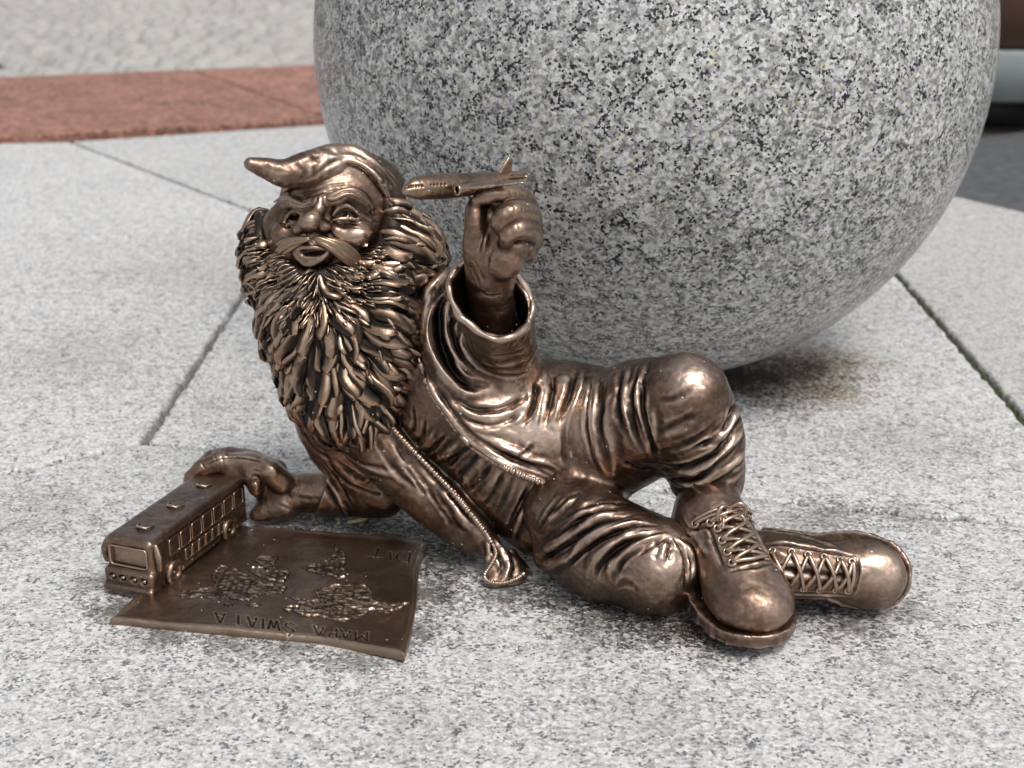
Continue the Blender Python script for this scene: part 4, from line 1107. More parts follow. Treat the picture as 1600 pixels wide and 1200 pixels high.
def locks(G, root, L, Wd, Ht_, rg, ang=None, lift=1.0, bl=1.0):
    C, N = grow(root, L, 9, 0, ang)
    K, T = C.shape[:2]
    s = np.linspace(0, 1, T)
    wprof = np.interp(s, [0, .2, .55, .8, .94, 1], [.62, .85, 1, .97, .78, .42])
    rise = np.interp(s, [0, .25, .6, .85, 1], [-.75, -.25, .35, .9, 1.0])
    hprof = np.interp(s, [0, .3, .7, .92, 1], [.55, .8, 1.0, .8, .25])
    m = 14
    a = np.linspace(0, 2 * np.pi, m, endpoint=False)
    for k in range(K):
        t = np.gradient(C[k], axis=0); t /= np.linalg.norm(t, axis=1)[:, None] + 1e-9
        n = N[k]; b = np.cross(t, n); b /= np.linalg.norm(b, axis=1)[:, None] + 1e-9
        tw = rg.normal() * .35; skew = rg.normal() * .35
        w, h = Wd[k], Ht_[k]
        lf = lift * (rg.random() * .8 + .6)
        wav = .55 * w * np.sin(s * (3.5 + rg.random() * 3) + rg.random() * 6) * s
        P = np.zeros((T, m, 3)); wr = np.zeros((T, m))
        ph = rg.random() * 6; pk = np.clip(rg.normal() * .5, -.75, .75)
        for i in range(T):
            ca, sa = np.cos(a), np.sin(a)
            x = np.sign(ca) * np.abs(ca) ** .8 * w * wprof[i]
            top = np.where(sa > 0, np.maximum(1 - np.abs(ca - pk), 0) ** .85 * (np.maximum(sa, 0) ** .35), sa * .7)
            strand = .15 * np.cos(ca * 8 + ph + s[i] * 2) * (sa > .1)
            z = (top + strand) * h * hprof[i]
            x2 = x + skew * np.maximum(z, 0)
            ct, st = math.cos(tw * s[i]), math.sin(tw * s[i])
            x3, z3 = x2 * ct - z * st, x2 * st + z * ct
            P[i] = C[k, i] + b[i] * (x3 + wav[i])[:, None] + n[i] * (z3 + rise[i] * h * 1.4 * lf)[:, None]
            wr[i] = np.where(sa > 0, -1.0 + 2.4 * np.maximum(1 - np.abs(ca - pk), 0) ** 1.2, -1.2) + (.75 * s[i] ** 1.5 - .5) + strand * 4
        tip = C[k, -1] + n[-1] * rise[-1] * h * 1.35 * lf + t[-1] * w * .18
        P = np.concatenate([P, np.repeat(tip[None, None], m, 1)]); wr = np.concatenate([wr, wr[-1:]])
        X = P.reshape(-1, 3); X = X + np.stack([noise3(X * 260 + 7), noise3(X * 260 + 31), noise3(X * 260 + 53)], 1) * .00055
        G.grid(X.reshape(P.shape), wr, close_v=True)
rgb = np.random.default_rng(21)
ppx, ppy = project(bV)
# roots: evenly strewn over the core, away from the face and under the cap
bad = poly_px(bV, SKIN) < .0015
bad &= bV[:, 1] < .772
capd = Ht(bV) < .001
okr = ~bad & ~capd & (bV[:, 2] > .03) & (bV[:, 1] < .86)
tor = torso(Field(), .003)
okr &= tor(bV) > -.004
okr &= ~((ppx < 424) & (ppy < 345))
cand = np.nonzero(okr)[0]; rgb.shuffle(cand)
def strew(cand, dmin):
    cell = {}; out = []
    for i in cand:
        p = bV[i]; c = tuple((p // dmin).astype(int)); hit = False
        for ox in (-1, 0, 1):
            for oy in (-1, 0, 1):
                for oz in (-1, 0, 1):
                    for j in cell.get((c[0] + ox, c[1] + oy, c[2] + oz), ()):
                        if ((bV[j] - p) ** 2).sum() < dmin * dmin: hit = True; break
                    if hit: break
                if hit: break
            if hit: break
        if not hit:
            cell.setdefault(c, []).append(i); out.append(i)
    return np.array(out)
print('BEARD', len(cand)); G_b = Geo()
r1 = strew(cand, 16.5 * U)
root = bV[r1]; px1, py1 = project(root)
near = np.clip(np.hypot(px1 - 490, py1 - 410) / 110, .35, 1)
K = len(root)
L = (72 + 24 * rgb.random(K)) * U * (.5 + .5 * near)
locks(G_b, root, L, (11 + 5.5 * rgb.random(K)) * U * (.55 + .45 * near), (6.8 + 3.0 * rgb.random(K)) * U * (.5 + .5 * near), rgb, rgb.normal(size=K) * .2)
r2 = strew(rgb.permutation(cand), 27 * U); root = bV[r2]; K = len(root)
px1, py1 = project(root); near = np.clip(np.hypot(px1 - 490, py1 - 410) / 110, .3, 1)
locks(G_b, root, (40 + 16 * rgb.random(K)) * U * near, (7 + 3 * rgb.random(K)) * U * near, (5 + 2 * rgb.random(K)) * U * near, rgb, rgb.normal(size=K) * .35, 1.5)
fpx, fpy = project(bV)
okf = (bV[:, 1] < .80) & (np.hypot(fpx - 490, fpy - 412) < 92) & (poly_px(bV, SKIN) > .0001)
r3 = strew(rgb.permutation(np.nonzero(okf)[0]), 6.0 * U); root = bV[r3]; K = len(root)
locks(G_b, root, (22 + 10 * rgb.random(K)) * U, (2.3 + 1.0 * rgb.random(K)) * U, (3.2 + 1.4 * rgb.random(K)) * U, rgb, rgb.normal(size=K) * .15, 1.0)
G_b.V.append(bV - bN * .0006); G_b.Q.append(bQ[:, ::-1] + G_b.n); G_b.w.append(np.full(len(bV), -.7)); G_b.n += len(bV)
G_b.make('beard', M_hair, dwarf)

# moustache and eyebrows: bundles of strands on the lip and brow
def bundle(name, lines, off, wid, hgt, strands=3, mat=M_hair):
    g = Geo()
    for pts in lines:
        pts = np.array(pts, float)
        q = spline(pts[:, :2], 5)
        rads = np.interp(np.linspace(0, 1, len(q)), np.linspace(0, 1, len(pts)), pts[:, 2])
        P, hit = base_face.trace(q[:, 0], q[:, 1])
        hit &= np.r_[True, np.linalg.norm(np.diff(P, axis=0), axis=1) < .006]
        m_ = len(q) if hit.all() else int(np.argmin(hit))
        q, rads, P = q[:m_], rads[:m_].copy(), P[:m_]; rads[-3:] *= (.9, .7, .4)
        rr_ = ray(q[:, 0], q[:, 1]); P = P - rr_ / np.linalg.norm(rr_, axis=1)[:, None] * off * U
        k = np.array([1, 2, 3, 2, 1.]); k /= k.sum()
        P = np.stack([np.convolve(np.convolve(np.pad(P[:, c], 4, 'edge'), k, 'valid'), k, 'valid') for c in range(3)], 1)
        t = np.gradient(P, axis=0); t /= np.linalg.norm(t, axis=1)[:, None]
        v = np.array([ray(x, y) for x, y in q]); v /= np.linalg.norm(v, axis=1)[:, None]
        b = np.cross(t, v); b /= np.linalg.norm(b, axis=1)[:, None]
        for j in range(strands):
            o = (j - (strands - 1) / 2) / max(1, (strands - 1) / 2) if strands > 1 else 0
            sp = np.linspace(.35, 1, len(P))
            C = P + b * (o * wid * rads * U * sp)[:, None] - v * ((1 - o * o) * 2.0 * U + .8 * U * math.sin(j * 2.1)) + b * (1.0 * U * np.sin(np.linspace(0, 7, len(P)) + j * 1.7))[:, None]
            n_ = int(len(C) * (1 - .14 * abs(o) - .05 * (j % 2))); g.tube(C[:n_], rads[:n_] * U * hgt * np.interp(np.linspace(0, 1, n_), [0, .1, .75, 1], [.6, .95, 1, .25]), 8, 1, .55)
    return g.make(name, mat, dwarf)
bundle('moustache', [[(490, 371, 6), (504, 377, 10), (521, 384, 13), (538, 394, 13), (552, 405, 11), (564, 418, 7), (572, 428, 3)]], 20, 1.0, .46, 7)
bundle('moustache', [[(486, 372, 6), (464, 377, 9.5), (446, 384.5, 10.5), (430, 396, 10), (418, 409, 8), (411, 422, 5), (408, 430, 2)]], 18, .95, .46, 7)
bundle('eyebrow', [[(508, 308, 5), (516, 310, 7), (526, 307, 7), (536, 301, 6.5), (548, 300, 6.5), (560, 304, 6.5), (571, 313, 6), (577, 323, 3)]], 9, 1.15, .55, 5, M_skin)
bundle('eyebrow', [[(487, 315, 4), (476, 320, 5), (465, 318, 5.5), (453, 313, 6), (442, 315, 6), (432, 321, 6), (425, 332, 3)]], 8, 1.15, .55, 5, M_skin)
# --- boots, each in its own frame: toe along x, up z, then set down where it lies
def boot_field(shaft, top, topn, k=1.0):
    Bt = Field()
    Bt.ell((-.0095, 0, .021 * k), (.0148, .0148, .0205 * k), None, .005)
    Bt.chain([(-.002, 0, .034 * k), (.0125, 0, .0265 * (k + .06)), (.031, 0, .0170)], (.0160 * (k * .5 + .5), .0158, .0150), .006)
    Bt.ell((.0395, 0, .0150), (.0225, .0198, .0142), None, .007)
    Bt.chain(shaft[0], shaft[1], .006)
    Bt.plane((0, 0, .0045), (0, 0, -1), .0008)
    Bt.plane(top, topn, .0012)
    return Bt
def shoe2d(x, y, o=0.0):
    A = [(-.0095, 0, .0152), (.007, .0004, .0148), (.030, 0, .0204), (.0430, 0, .0193)]
    q = spline(np.array(A), 4); d = None
    for a, b in zip(q[:-1], q[1:]):
        e = b[:2] - a[:2]; t = np.clip(((x - a[0]) * e[0] + (y - a[1]) * e[1]) / (e @ e), 0, 1)
        v = np.hypot(x - a[0] - e[0] * t, y - a[1] - e[1] * t) - (a[2] + (b[2] - a[2]) * t + o)
        d = v if d is None else np.minimum(d, v)
    return d
def sole_fn(P):
    x, y, z = P[:, 0], P[:, 1], P[:, 2]
    th = np.arctan2(y, x - .018) * 13
    notch = .0009 * (np.sin(th * 1.7) > .25) * (z < .0042)
    d2 = shoe2d(x, y, .0016) + notch + .0003 * noise3(P * 300)
    lift = .004 * np.clip((x - .034) / .028, 0, 1) ** 2
    dz = np.abs(z - .0033 - lift) - .0033
    return np.maximum(d2, dz) * .8
So = Field(); So.fn(sole_fn, (.018, 0, .003), .054, .001); So.box((-.0115, 0, .0024), (.0125, .0152, .0036), None, .002, .001)
def boot(M, O, label, Bt, LINE, bow):
    def on_boot(p, off=0.0):
        p = np.asarray(p, float).reshape(-1, 3).copy()
        for _ in range(12):
            n = Bt.normal(p); p -= n * Bt(p)[:, None]
        return p + Bt.normal(p) * off
    lq = spline(np.array(LINE), 4)
    def row(t, y, off=0.0):
        i = t * (len(lq) - 1); a = int(min(i, len(lq) - 2)); f = i - a
        c = lq[a] * (1 - f) + lq[a + 1] * f
        return on_boot([(c[0] - abs(y) * .25, y, c[1] - abs(y) * .35)], off)[0]
    def trail(y, t0, t1, n=9, wob=0.0): return [tuple(row(t, y * (1 + wob * math.sin(t * 9)))) for t in np.linspace(t0, t1, n)]
    B_ST = [('g', 3.5, 3, trail(.0098, 0, 1)), ('g', 3.5, 3, trail(-.0098, 0, 1)), ('g', 3, 3, [tuple(row(1.0, y)) for y in np.linspace(-.0095, .0095, 6)]),
            ('b', 2.5, 4, trail(.0118, 0, .95)), ('b', 2.5, 4, trail(-.0118, 0, .95)), ('g', 4, 7, trail(0, .05, .97)),
            ('g', 2.5, 4, [tuple(p) for p in on_boot([(-.002, .02, .028), (.007, .018, .024), (.017, .018, .022)])]), ('g', 2.5, 4, [tuple(p) for p in on_boot([(-.002, -.02, .028), (.007, -.018, .024), (.017, -.018, .022)])]),
            ('r', 2.5, 5, [tuple(p) for p in on_boot([(.000, .02, .034), (.012, .018, .031), (.026, .016, .029)])]), ('r', 2.5, 5, [tuple(p) for p in on_boot([(.000, -.02, .034), (.012, -.018, .031), (.026, -.016, .029)])]),
            ('g', 2, 4, [tuple(p) for p in on_boot([(.004, .02, .040), (.012, .016, .037), (.022, .014, .035)])]), ('g', 2, 4, [tuple(p) for p in on_boot([(.004, -.02, .040), (.012, -.016, .037), (.022, -.014, .035)])]),
            ('b', 3, 4, [tuple(p) for p in on_boot([(-.022, .008, .060), (-.012, .018, .0605), (.002, .012, .060)])]), ('b', 3, 4, [tuple(p) for p in on_boot([(-.022, -.008, .060), (-.012, -.018, .0605), (.002, -.012, .060)])])]
    b = sculpt('boot', Bt, RES, M_br, dwarf, B_ST, (M, O), lump=(.00035, 110.), props={'label': label})
    sculpt('sole', So, RES * 1.1, M_br, b, (), (M, O), lump=(.0003, 160.))
    g = Geo(); rg = np.random.default_rng(3)
    T = lambda p: np.asarray(p) @ M.T + O
    ts = [.14, .32, .49, .65, .80, .93]
    for i, t in enumerate(ts):
        for sg in (-1, 1):
            c = row(t, sg * .0066, .0006); n = Bt.normal(c[None])[0]; f = frame(n, (1, 0, 0))
            a = np.linspace(0, 2 * np.pi, 12, endpoint=False)
            g.tube(T([c + .0017 * (f[:, 1] * math.cos(q) + f[:, 2] * math.sin(q)) for q in a]), .00085, 7, 1, 1.0, closed=True)
        if i < len(ts) - 1:
            for sg in (-1, 1):
                p = [row(t + (ts[i + 1] - t) * k, sg * .0064 * (1 - 2 * k), .0010 + .0012 * math.sin(math.pi * k) + (.0007 if sg > 0 else 0)) for k in np.linspace(0, 1, 5)]
                g.tube(T(p), .00115, 7, 3, .9)
    g.tube(T([row(.94, y, .0016) for y in np.linspace(-.0064, .0064, 5)]), .00115, 7, 3, .9)
    g.tube(T([row(.10, y, .0018) for y in np.linspace(-.0062, .0062, 5)]), .0010, 7, 3, .9)
    k0 = row(.16, 0, .0030)
    for sg in (-1, 1) if bow else ():                           # the bow
        g.tube(T([k0, k0 + [.002, sg * .004, .003], k0 + [.003, sg * .0068, .001], k0 + [.0035, sg * .006, -.004], k0 + [.002, sg * .0025, -.0025], k0]), .0012, 7, 5, 1.0)
        g.tube(T([k0, k0 + [.003, sg * .002, -.004], row(.42, sg * .0035, .0035), row(.54, sg * .005, .0015)]), .0008, 7, 4, .9)
    g.make('shoelace', M_skin, b)
    return b
hA, tA = H(1066, 842, .021), H(1203, 1024, .0035)
xA = (tA - hA); LA = np.linalg.norm(xA); xA /= LA; MA = frame(xA, (0, 0, 1))
sc = LA / .0890
OA = hA + xA * .0248 * sc
st = MA.T @ (W(1106, 742, .712) - OA) / sc                       # where the shaft meets the trouser leg
an = np.array([-.002, 0, .0275])
def up_(f): return ((an + (st - an) * f)[0] + .0152, (an + (st - an) * f)[2] + .004)
boot(MA * sc, OA, 'upright laced boot with its toe down on the paving',
     boot_field(([tuple(an), tuple(.5 * an + .5 * st), tuple(st)], (.0152, .0146, .0140)), tuple(st), tuple(st - an), .80),
     [up_(.42), up_(.12), (.0160, .0385), (.0225, .0355), (.0305, .0322), (.0400, .0280)], True)
xB = np.array([math.cos(math.radians(-22)), math.sin(math.radians(-22)), 0.0])
zB = np.array([xB[1], -xB[0], 0.0])
if zB[1] > 0: zB = -zB
MB_ = frame(xB, zB + np.array([0, 0, .34])) * .93
tipB = H(1424, 912, .0195)
OB = tipB - MB_ @ np.array([.064, 0, .008])
lowest = min((MB_ @ np.array([x, y, z]) + OB)[2] for x in (.034,) for y in (-.0208, .0208) for z in (0.0, .006, .02))
OB[2] += .0006 - lowest
boot(MB_, OB, 'laced boot lying on its side with its sole turned away',
     boot_field(([(.000, 0, .028), (-.014, 0, .030), (-.030, 0, .029)], (.0165, .0165, .0165)), (-.026, 0, .03), (-1, 0, -.25)),
     [(-.012, .047), (-.003, .0455), (.006, .0438), (.0160, .0400), (.0270, .0355), (.0370, .0300)], False)
# ------------------------------------------------------------------ toy airliner held up in the raised hand
plane = empty('toy_airplane', tuple(W(735, 288, .70)), 'small bronze toy airliner held up in the raised fist', 'toy airplane')
FUS = [(636, 299, .676), (650, 294, .680), (672, 292, .685), (710, 290, .694), (752, 286, .705), (785, 280, .713), (808, 275, .718)]
Fu = Field()
Fu.chain(w_(*FUS), px_(7.5, 16, 18.5, 18.5, 16, 12, 7), .002)
for i, x in enumerate([637, 641, 645, 650, 655, 660, 674, 679, 684, 690, 696]):
    P, ok = Fu.trace([x], [291.5 - (x - 637) * .06])
    Fu.ell(P[0], px_(1.9, 2.4, 2.6), None, .0003, '-')
sculpt('fuselage', Fu, .0005, M_pol, plane, (), lump=(.0002, 160.))
ax = W(640, 299, .677) - W(785, 281, .713); ax /= np.linalg.norm(ax)
upv = np.array([.02, -.05, 1.0])
def slab(pts, thick, name, lean=upv):
    f = Field(); f.chain([p for p, r in pts], [r for p, r in pts], .002, flat=(lean, thick), n=4)
    return sculpt(name, f, .0005, M_pol, plane, (), lump=(.0002, 160.))
slab([(W(722, 292, .690), 20 * U), (W(766, 288, .685), 15 * U), (W(814, 284, .680), 8 * U)], 3.6, 'wing')
slab([(W(724, 286, .702), 18 * U), (W(742, 277, .718), 13 * U), (W(756, 269, .733), 7 * U)], 3.4, 'wing')
slab([(W(786, 276, .713), 12 * U), (W(792, 263, .714), 10 * U), (W(796, 251, .715), 6.5 * U)], 3.0, 'tail_fin', np.cross(ax, upv))
slab([(W(798, 277, .714), 9 * U), (W(812, 276, .711), 8 * U), (W(821, 275, .709), 6 * U)], 2.0, 'tailplane')
slab([(W(800, 273, .718), 8 * U), (W(814, 269, .726), 7 * U), (W(824, 267, .731), 6 * U)], 2.0, 'tailplane')
for c in (W(714, 297, .681), W(716, 286, .712)):
    f = Field(); f.chain([c, c - ax * 30 * U], px_(9, 7), .001); f.plane(c + ax * 1.5 * U, ax, .0005)
    f.chain([c + ax * 8 * U, c - ax * 9 * U], px_(4.8, 4.2), .0006, '-')
    sculpt('engine', f, .00045, M_pol, plane, (), lump=None)

# ------------------------------------------------------------------ toy bus under the lower hand
FRb, RRb, FLb = H(243, 931, .0032), H(389, 817, .0032), H(166, 917, .0032)
bx = FRb - RRb; bL = np.linalg.norm(bx); bx /= bL
bz = np.array([0, 0, 1.0]); by = np.cross(bz, bx)                # towards the bus's own left
bW, bH = .0296, .0312
bO = (FRb + RRb) / 2 - by * bW / 2 + bz * (bH / 2 - .0002)
BM = np.stack([bx, by, bz], 1)
bus = empty('toy_bus', tuple(bO - bz * bH / 2), 'bronze toy bus with windows along its side gripped by the lower hand', 'toy bus')
def bw(x, y, z): return bO + BM @ np.array([x, y, z], float)
Bu = Field()
hl, hw, hh = bL / 2, bW / 2, bH / 2
Bu.box(bw(0, 0, .0015), (hl, hw, hh - .0015), BM, .0030, .001)
Bu.box(bw(hl - .002, 0, -hh + .0075), (.0045, hw + .0006, .0058), BM, .0022, .0012)      # bumper front
Bu.box(bw(hl - .001, 0, -hh + .0022), (.0052, hw + .0010, .0026), BM, .0018, .0008)
Bu.box(bw(0, 0, -hh + .0040), (hl - .002, hw + .0006, .0012), BM, .0008, .0006)           # skirt rib
Bu.box(bw(-.001, 0, hh - .0030), (hl - .002, hw + .0005, .0006), BM, .0005, .0004)         # gutter
WX = [-.0385, -.0275, -.0165, -.0055, .0055, .0165, .0275]
for x in WX:
    pass
Bu.box(bw(hl, 0, .0048), (.0011, hw - .0038, .0062), BM, .0010, .0006, '-')
Bu.box(bw(-hl, 0, .0055), (.0009, hw - .0050, .0050), BM, .0010, .0006, '-')
for y in (-.0098, -.0036, .0036, .0098): Bu.ell(bw(hl + .0026, y, -hh + .0085), (.0018, .0024, .0019), BM, .0006, '-')
for x in (.0305, -.0260):
    for s in (-1, 1): Bu.ell(bw(x, s * (hw + .001), -hh + .0045), (.0088, .0045, .0088), BM, .0006, '-')
def bus_xf(V): return V
sculpt('body', Bu, .00048, M_plate, bus, (), lump=(.00025, 140.), it=8)
def rrect(x, z, a, b, y, r=.0012, m=5):
    out = []
    for cx, cz, a0 in ((a - r, b - r, 0), (-a + r, b - r, 90), (-a + r, -b + r, 180), (a - r, -b + r, 270)):
        for k in range(m):
            q = math.radians(a0 + 90 * k / (m - 1)); out.append(bw(x + cx + r * math.cos(q), y, z + cz + r * math.sin(q)))
    return np.array(out)
def window(name, x, z, a, b, s, r=.0012):
    g = Geo()
    g.tube(rrect(x, z, a, b, s * (hw + .0001), r), .00055, 7, 1, .9, closed=True)
    R = rrect(x, z, a - .0003, b - .0003, s * (hw + .00012), r); c = R.mean(0) + by * s * .0004
    g.grid(np.stack([R, R * .55 + c * .45 + by * s * .0002, np.repeat(c[None], len(R), 0)]), close_v=True, wear=np.full((3, len(R)), .1))
    g.make(name, M_plate, bus)
for x in WX:
    for s in (-1, 1): window('window', x, .0052, .0046, .0046, s)
for x in np.linspace(-.019, .015, 6):
    for s in (-1, 1): window('side_panel', x, -.0052, .0029, .0031, s, .0006)
g = Geo()
uu, vv = np.meshgrid(np.linspace(-1, 1, 12), np.linspace(-1, 1, 12), indexing='ij')
g.grid(np.array([[bw(hl - .0010 + .0014 * (1 - a * a) * (1 - b * b), a * (hw - .0046), .0048 + b * .0054) for a, b in zip(r1_, r2_)] for r1_, r2_ in zip(uu, vv)]), np.full(uu.shape, .35))
frm = [bw(hl + .0002, y_, z_) for y_, z_ in [(-a_, .0105) for a_ in np.linspace(-.0105, .0105, 6)] + [(-.0115, b_) for b_ in np.linspace(.0095, .0005, 5)] + [(a_, -.0006) for a_ in np.linspace(-.0105, .0105, 6)] + [(.0115, b_) for b_ in np.linspace(.0005, .0095, 5)]]
g.tube(frm, .00065, 7, 1, .9, closed=True); g.make('windscreen', M_plate, bus)
for y in (-.0098, -.0036, .0036, .0098):
    f = Field(); f.ell(bw(hl + .0015, y, -hh + .0085), (.0014, .0016, .0012), BM, .0006); sculpt('headlight', f, .0005, M_plate, bus, (), lump=None)
for x in (.033, .004, -.026):
    g = Geo()
    for s in (-1, 1): g.tube([bw(x - .0034, s * .0046, hh + .0003), bw(x - .0005, s * .0040, hh + .0007), bw(x + .0018, s * .0028, hh + .0010)], (.0003, .0006, .0007), 6, 3, .6)
    g.tube([bw(x + .0018, -.0034, hh + .0006), bw(x + .0024, 0, hh + .0012), bw(x + .0018, .0034, hh + .0006)], (.0006, .0010, .0006), 8, 4, 1.0)
    g.make('roof_hatch', M_plate, bus)
for s in (-1, 1):
    f = Field(); f.chain([bw(hl - .0035, s * (hw + .0004), hh - .0035), bw(hl - .0028, s * (hw + .0022), .006), bw(hl - .0030, s * (hw + .0020), -.0005)], (.0016, .0022, .0016), .001, flat=(tuple(bx), 1.3))
    sculpt('mirror', f, .0005, M_br, bus, (), lump=(.0002, 200.))
for x in (.0305, -.0260):
    for s in (-1, 1):
        f = Field(); c = bw(x, s * (hw - .0006), -hh + .0060)
        def tyre(P, c=c, s=s):
            q = (P - c) @ BM; r_ = np.hypot(q[:, 0], q[:, 2]); 
            return np.hypot(r_ - .0049, np.maximum(np.abs(q[:, 1]) - .0010, 0)) - .0020
        f.fn(tyre, c, .0085); w = sculpt('wheel', f, .00048, M_plate, bus, (), lump=(.0002, 200.))
        f2 = Field(); c2 = c + by * s * .0004
        f2.ell(c2, (.0040, .0013, .0040), BM, .0005); f2.ell(c2 + by * s * .0016, (.0023, .0012, .0023), BM, .0005, '-'); f2.ell(c2 + by * s * .0006, (.0010, .0012, .0010), BM, .0005)
        sculpt('rim', f2, .00042, M_plate, w, (), lump=None)

# ------------------------------------------------------------------ bronze sheet with the map of the world
plate_t = empty('map_plate', tuple(H(430, 920, 0)), 'thin bronze map sheet with raised continents and lettering lying beside the bus', 'bronze map')
PZ = .0042
def pc(*p): return spline(np.array([H(x, y, PZ) for x, y in p]), 24)
def resamp(C, n):
    L = np.r_[0, np.cumsum(np.linalg.norm(np.diff(C, axis=0), axis=1))]; t = np.linspace(0, L[-1], n)
    return np.stack([np.interp(t, L, C[:, c]) for c in range(3)], 1)
NU, NV = 290, 250
fe = resamp(pc((171, 966), (230, 972), (330, 982), (420, 990), (490, 996), (550, 1007), (600, 1020), (632, 1028)), NU)
be = resamp(pc((352, 818), (400, 822), (470, 827), (540, 833), (610, 839), (668, 848)), NU)
le = resamp(pc((171, 966), (225, 920), (290, 868), (352, 818)), NV)
re_ = resamp(pc((632, 1028), (641, 992), (651, 935), (655, 885), (668, 848)), NV)
u = np.linspace(0, 1, NU)[:, None, None]; v = np.linspace(0, 1, NV)[None, :, None]
PG = (1 - v) * fe[:, None] + v * be[:, None] + (1 - u) * le[None] + u * re_[None] - ((1 - u) * (1 - v) * fe[0] + u * (1 - v) * fe[-1] + (1 - u) * v * be[0] + u * v * be[-1])
pxg, pyg = project(PG)
def Z6(p): return [(160 + x / 2.963, 780 + y / 2.963) for x, y in p]
GLY = {'M': [[(0, 0), (0, 1), (.5, .35), (1, 1), (1, 0)]], 'A': [[(0, 0), (.5, 1), (1, 0)], [(.2, .38), (.8, .38)]], 'P': [[(0, 0), (0, 1)], [(0, 1), (.7, .95), (.85, .72), (.65, .5), (0, .46)]],
       'S': [[(.95, .85), (.6, 1), (.15, .9), (.12, .62), (.5, .5), (.9, .38), (.88, .1), (.45, 0), (.05, .14)], [(.45, 1.08), (.68, 1.2)]], 'W': [[(0, 1), (.25, 0), (.5, .75), (.75, 0), (1, 1)]], 'I': [[(.5, 0), (.5, 1)]], 'T': [[(.5, 0), (.5, 1)], [(0, 1), (1, 1)]]}
strokes2 = []
for ch, cx in zip('MAPASWIATA', (1200, 1128, 1064, 1003, 868, 795, 745, 694, 630, 545)):
    cy = 553 + (cx - 545) * .122; wd, ht = (54 if ch in 'MW' else 43), 48
    for line in GLY[ch]:
        strokes2.append(Z6([(cx - (a - .5) * wd, cy + (b - .5) * ht + (a - .5) * -6) for a, b in line]))   # upside down, as it stands
strokes2 += [Z6(s) for s in ([(1222, 268), (1300, 277)], [(1262, 273), (1278, 229)], [(1330, 247), (1334, 287)], [(1425, 250), (1416, 300)], [(1425, 250), (1392, 247), (1366, 258), (1363, 278), (1380, 293), (1416, 300)])]
dz = np.zeros((NU, NV))
for s in strokes2:
    s = np.array(s); 
    q = spline(s, 4) if len(s) > 5 else s
    x0, y0 = q.min(0) - 8; x1, y1 = q.max(0) + 8
    m = (pxg > x0) & (pxg < x1) & (pyg > y0) & (pyg < y1)
    if not m.any(): continue
    X = np.stack([pxg[m], pyg[m] * 1.9], 1); b = np.full(len(X), 99.)
    for a, c in zip(q[:-1], q[1:]):
        a = a * [1, 1.9]; c = c * [1, 1.9]; e = c - a
        t = np.clip(((X - a) @ e) / (e @ e + 1e-9), 0, 1); b = np.minimum(b, np.linalg.norm(X - a - t[:, None] * e, axis=1))
    dz[m] += -.00048 * np.exp(-(b / 1.15) ** 2) + .00026 * np.exp(-((b - 2.9) / 1.1) ** 2)
flat_ = PG.reshape(-1, 3)
wave = (.0007 * noise3(flat_ * 28) + .00022 * fbm(flat_ * 150)).reshape(NU, NV)
edge_d = np.minimum(np.minimum(np.arange(NU)[:, None], NU - 1 - np.arange(NU)[:, None]), np.minimum(np.arange(NV)[None], NV - 1 - np.arange(NV)[None])) * .0004
lip = .0005 * np.exp(-((edge_d - .0018) / .0016) ** 2)
cx_, cy_ = fe[-1][:2]
curl = .0022 * np.exp(-(np.hypot(PG[..., 0] - cx_, PG[..., 1] - cy_) / .022) ** 2)
top = PG.copy(); top[..., 2] += wave + dz + lip * 1.2 + curl - .0007 * np.exp(-(edge_d / .0005) ** 2)
wearp = np.clip(dz * 2600, -2, 2) + lip * 1500 + .2
top_z = top[..., 2].copy()
g = Geo()
ext = np.concatenate([top[:, :1], top, top[:, -1:]], 1); ext = np.concatenate([ext[:1], ext, ext[-1:]], 0)
ww_ = np.pad(wearp, 1, 'edge')
under = ext.copy(); under[..., 2] = np.maximum(under[..., 2] - .0036, .0003)
bord = np.zeros(ext.shape[:2], bool); bord[0] = bord[-1] = True; bord[:, 0] = bord[:, -1] = True
ext[bord] = under[bord]
# give the cut edge two steps so that it reads as rolled sheet
g.grid(ext, ww_)
ui, vi = np.linspace(0, NU + 1, 14).astype(int), np.linspace(0, NV + 1, 14).astype(int)
ub = under[np.ix_(ui, vi)][::-1]; g.grid(ub, np.zeros(ub.shape[:2]))
g.make('sheet', M_plate, plate_t)
CONT = [[(920, 315), (960, 305), (1010, 293), (1050, 275), (1075, 245), (1068, 218), (1095, 222), (1122, 246), (1130, 290), (1115, 320), (1147, 350), (1120, 366), (1090, 370), (1050, 356), (1000, 347), (950, 337)],
        [(1070, 396), (1110, 385), (1150, 395), (1180, 385), (1220, 400), (1250, 430), (1255, 470), (1330, 490), (1420, 475), (1430, 485), (1360, 515), (1330, 527), (1250, 515), (1200, 542), (1130, 566), (1060, 560), (1000, 545), (940, 545), (900, 530), (830, 510), (860, 495), (920, 490), (870, 458), (900, 448), (960, 470), (1000, 465), (980, 430), (985, 410), (1020, 412), (1050, 402)],
        [(800, 255), (818, 268), (800, 300), (810, 325), (870, 340), (860, 365), (842, 387), (800, 385), (760, 375), (720, 360), (690, 342), (662, 325), (700, 310), (742, 310), (698, 287), (720, 265), (770, 262)],
        [(505, 352), (540, 308), (600, 310), (640, 335), (690, 360), (752, 392), (830, 395), (858, 412), (830, 442), (780, 437), (720, 452), (680, 472), (620, 467), (560, 462), (510, 467), (450, 452), (400, 457), (338, 446), (370, 425), (430, 420), (480, 410), (522, 395), (508, 372)],
        [(556, 486), (580, 481), (607, 488), (598, 497), (566, 496)], [(664, 490), (700, 482), (738, 486), (722, 499), (680, 499)]]
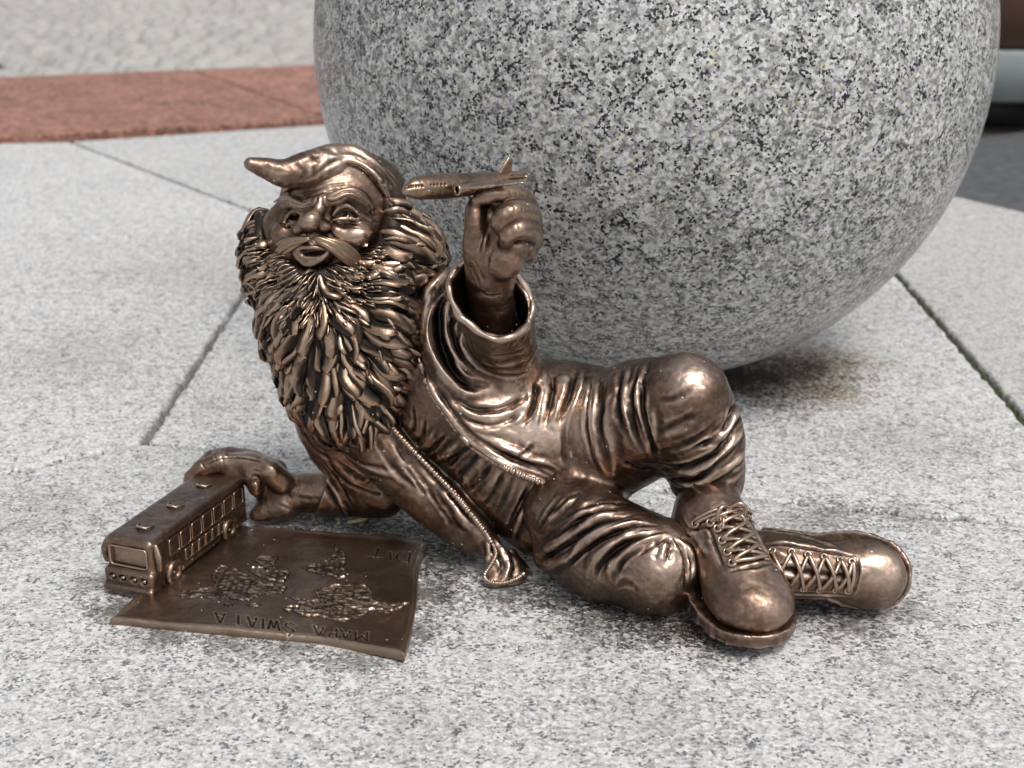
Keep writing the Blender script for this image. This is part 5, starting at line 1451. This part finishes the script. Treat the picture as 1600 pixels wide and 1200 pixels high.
for poly in CONT:
    p6 = np.array(Z6(poly)); rgc = np.random.default_rng(len(poly))
    p6 = jag([tuple(q) for q in p6], 3.5, 1.1, rgc)
    m = (pxg > p6[:, 0].min() - 3) & (pxg < p6[:, 0].max() + 3) & (pyg > p6[:, 1].min() - 3) & (pyg < p6[:, 1].max() + 3)
    i0, i1 = np.nonzero(m.any(1))[0][[0, -1]]; j0, j1 = np.nonzero(m.any(0))[0][[0, -1]]
    sub = top[i0:i1 + 1, j0:j1 + 1]; fl = sub.reshape(-1, 3)
    d = -poly_px(fl, p6) / U
    nz_ = np.abs(noise3(fl * 300 * [1, 1.6, 1])) + .5 * np.abs(noise3(fl * 760 + 9)); nz2 = noise3(fl * 520 + 3)
    rim = np.exp(-((d - 2.2) / 1.4) ** 2)
    hgt = np.where(d > -.3, .0001 + .0006 * rim * (.3 + 1.4 * nz_) + .0009 * np.clip(d / 5, 0, 1) * nz_ + .0002 * nz2, -.0012)
    X = fl.copy(); X[:, 2] += hgt
    nu_, nv_ = sub.shape[:2]
    idx = np.arange(nu_ * nv_).reshape(nu_, nv_)
    Q = np.stack([idx[:-1, :-1], idx[1:, :-1], idx[1:, 1:], idx[:-1, 1:]], -1).reshape(-1, 4)
    keep = (d.reshape(-1)[Q] > -1.2).any(1); Q = Q[keep]
    used = np.unique(Q); re2 = np.full(nu_ * nv_, -1); re2[used] = np.arange(len(used))
    put('continent', X[used], re2[Q], M_plate, plate_t, attrs={'wear': np.clip(hgt[used] * 2400 - 1.0, -2, 2.5)})

# ------------------------------------------------------------------ beads of old glue squeezed out under the sleeve
M_glue = plain('yellowed_glue', (.46, .40, .20), .45, 300., .25, 0, .3, .001)
for pts, lab in ((((432, 806), (455, 802), (478, 800)), 'thin bead of yellowed glue under the bronze forearm'),
                 (((503, 806), (516, 803), (527, 808), (530, 818)), 'curled bead of yellowed glue in front of the bronze cuff'),
                 (((543, 816), (562, 813), (578, 807)), 'flat bead of yellowed glue under the bronze sleeve')):
    g = Geo(); g.tube([H(x, y, .0012) for x, y in pts], np.array([2.2] + [4.2] * (len(pts) - 2) + [2.6]) * U, 8, 4); o = g.make('glue_bead', M_glue); o['label'] = lab; o['category'] = 'dried glue'; o['group'] = 'beads of old glue'
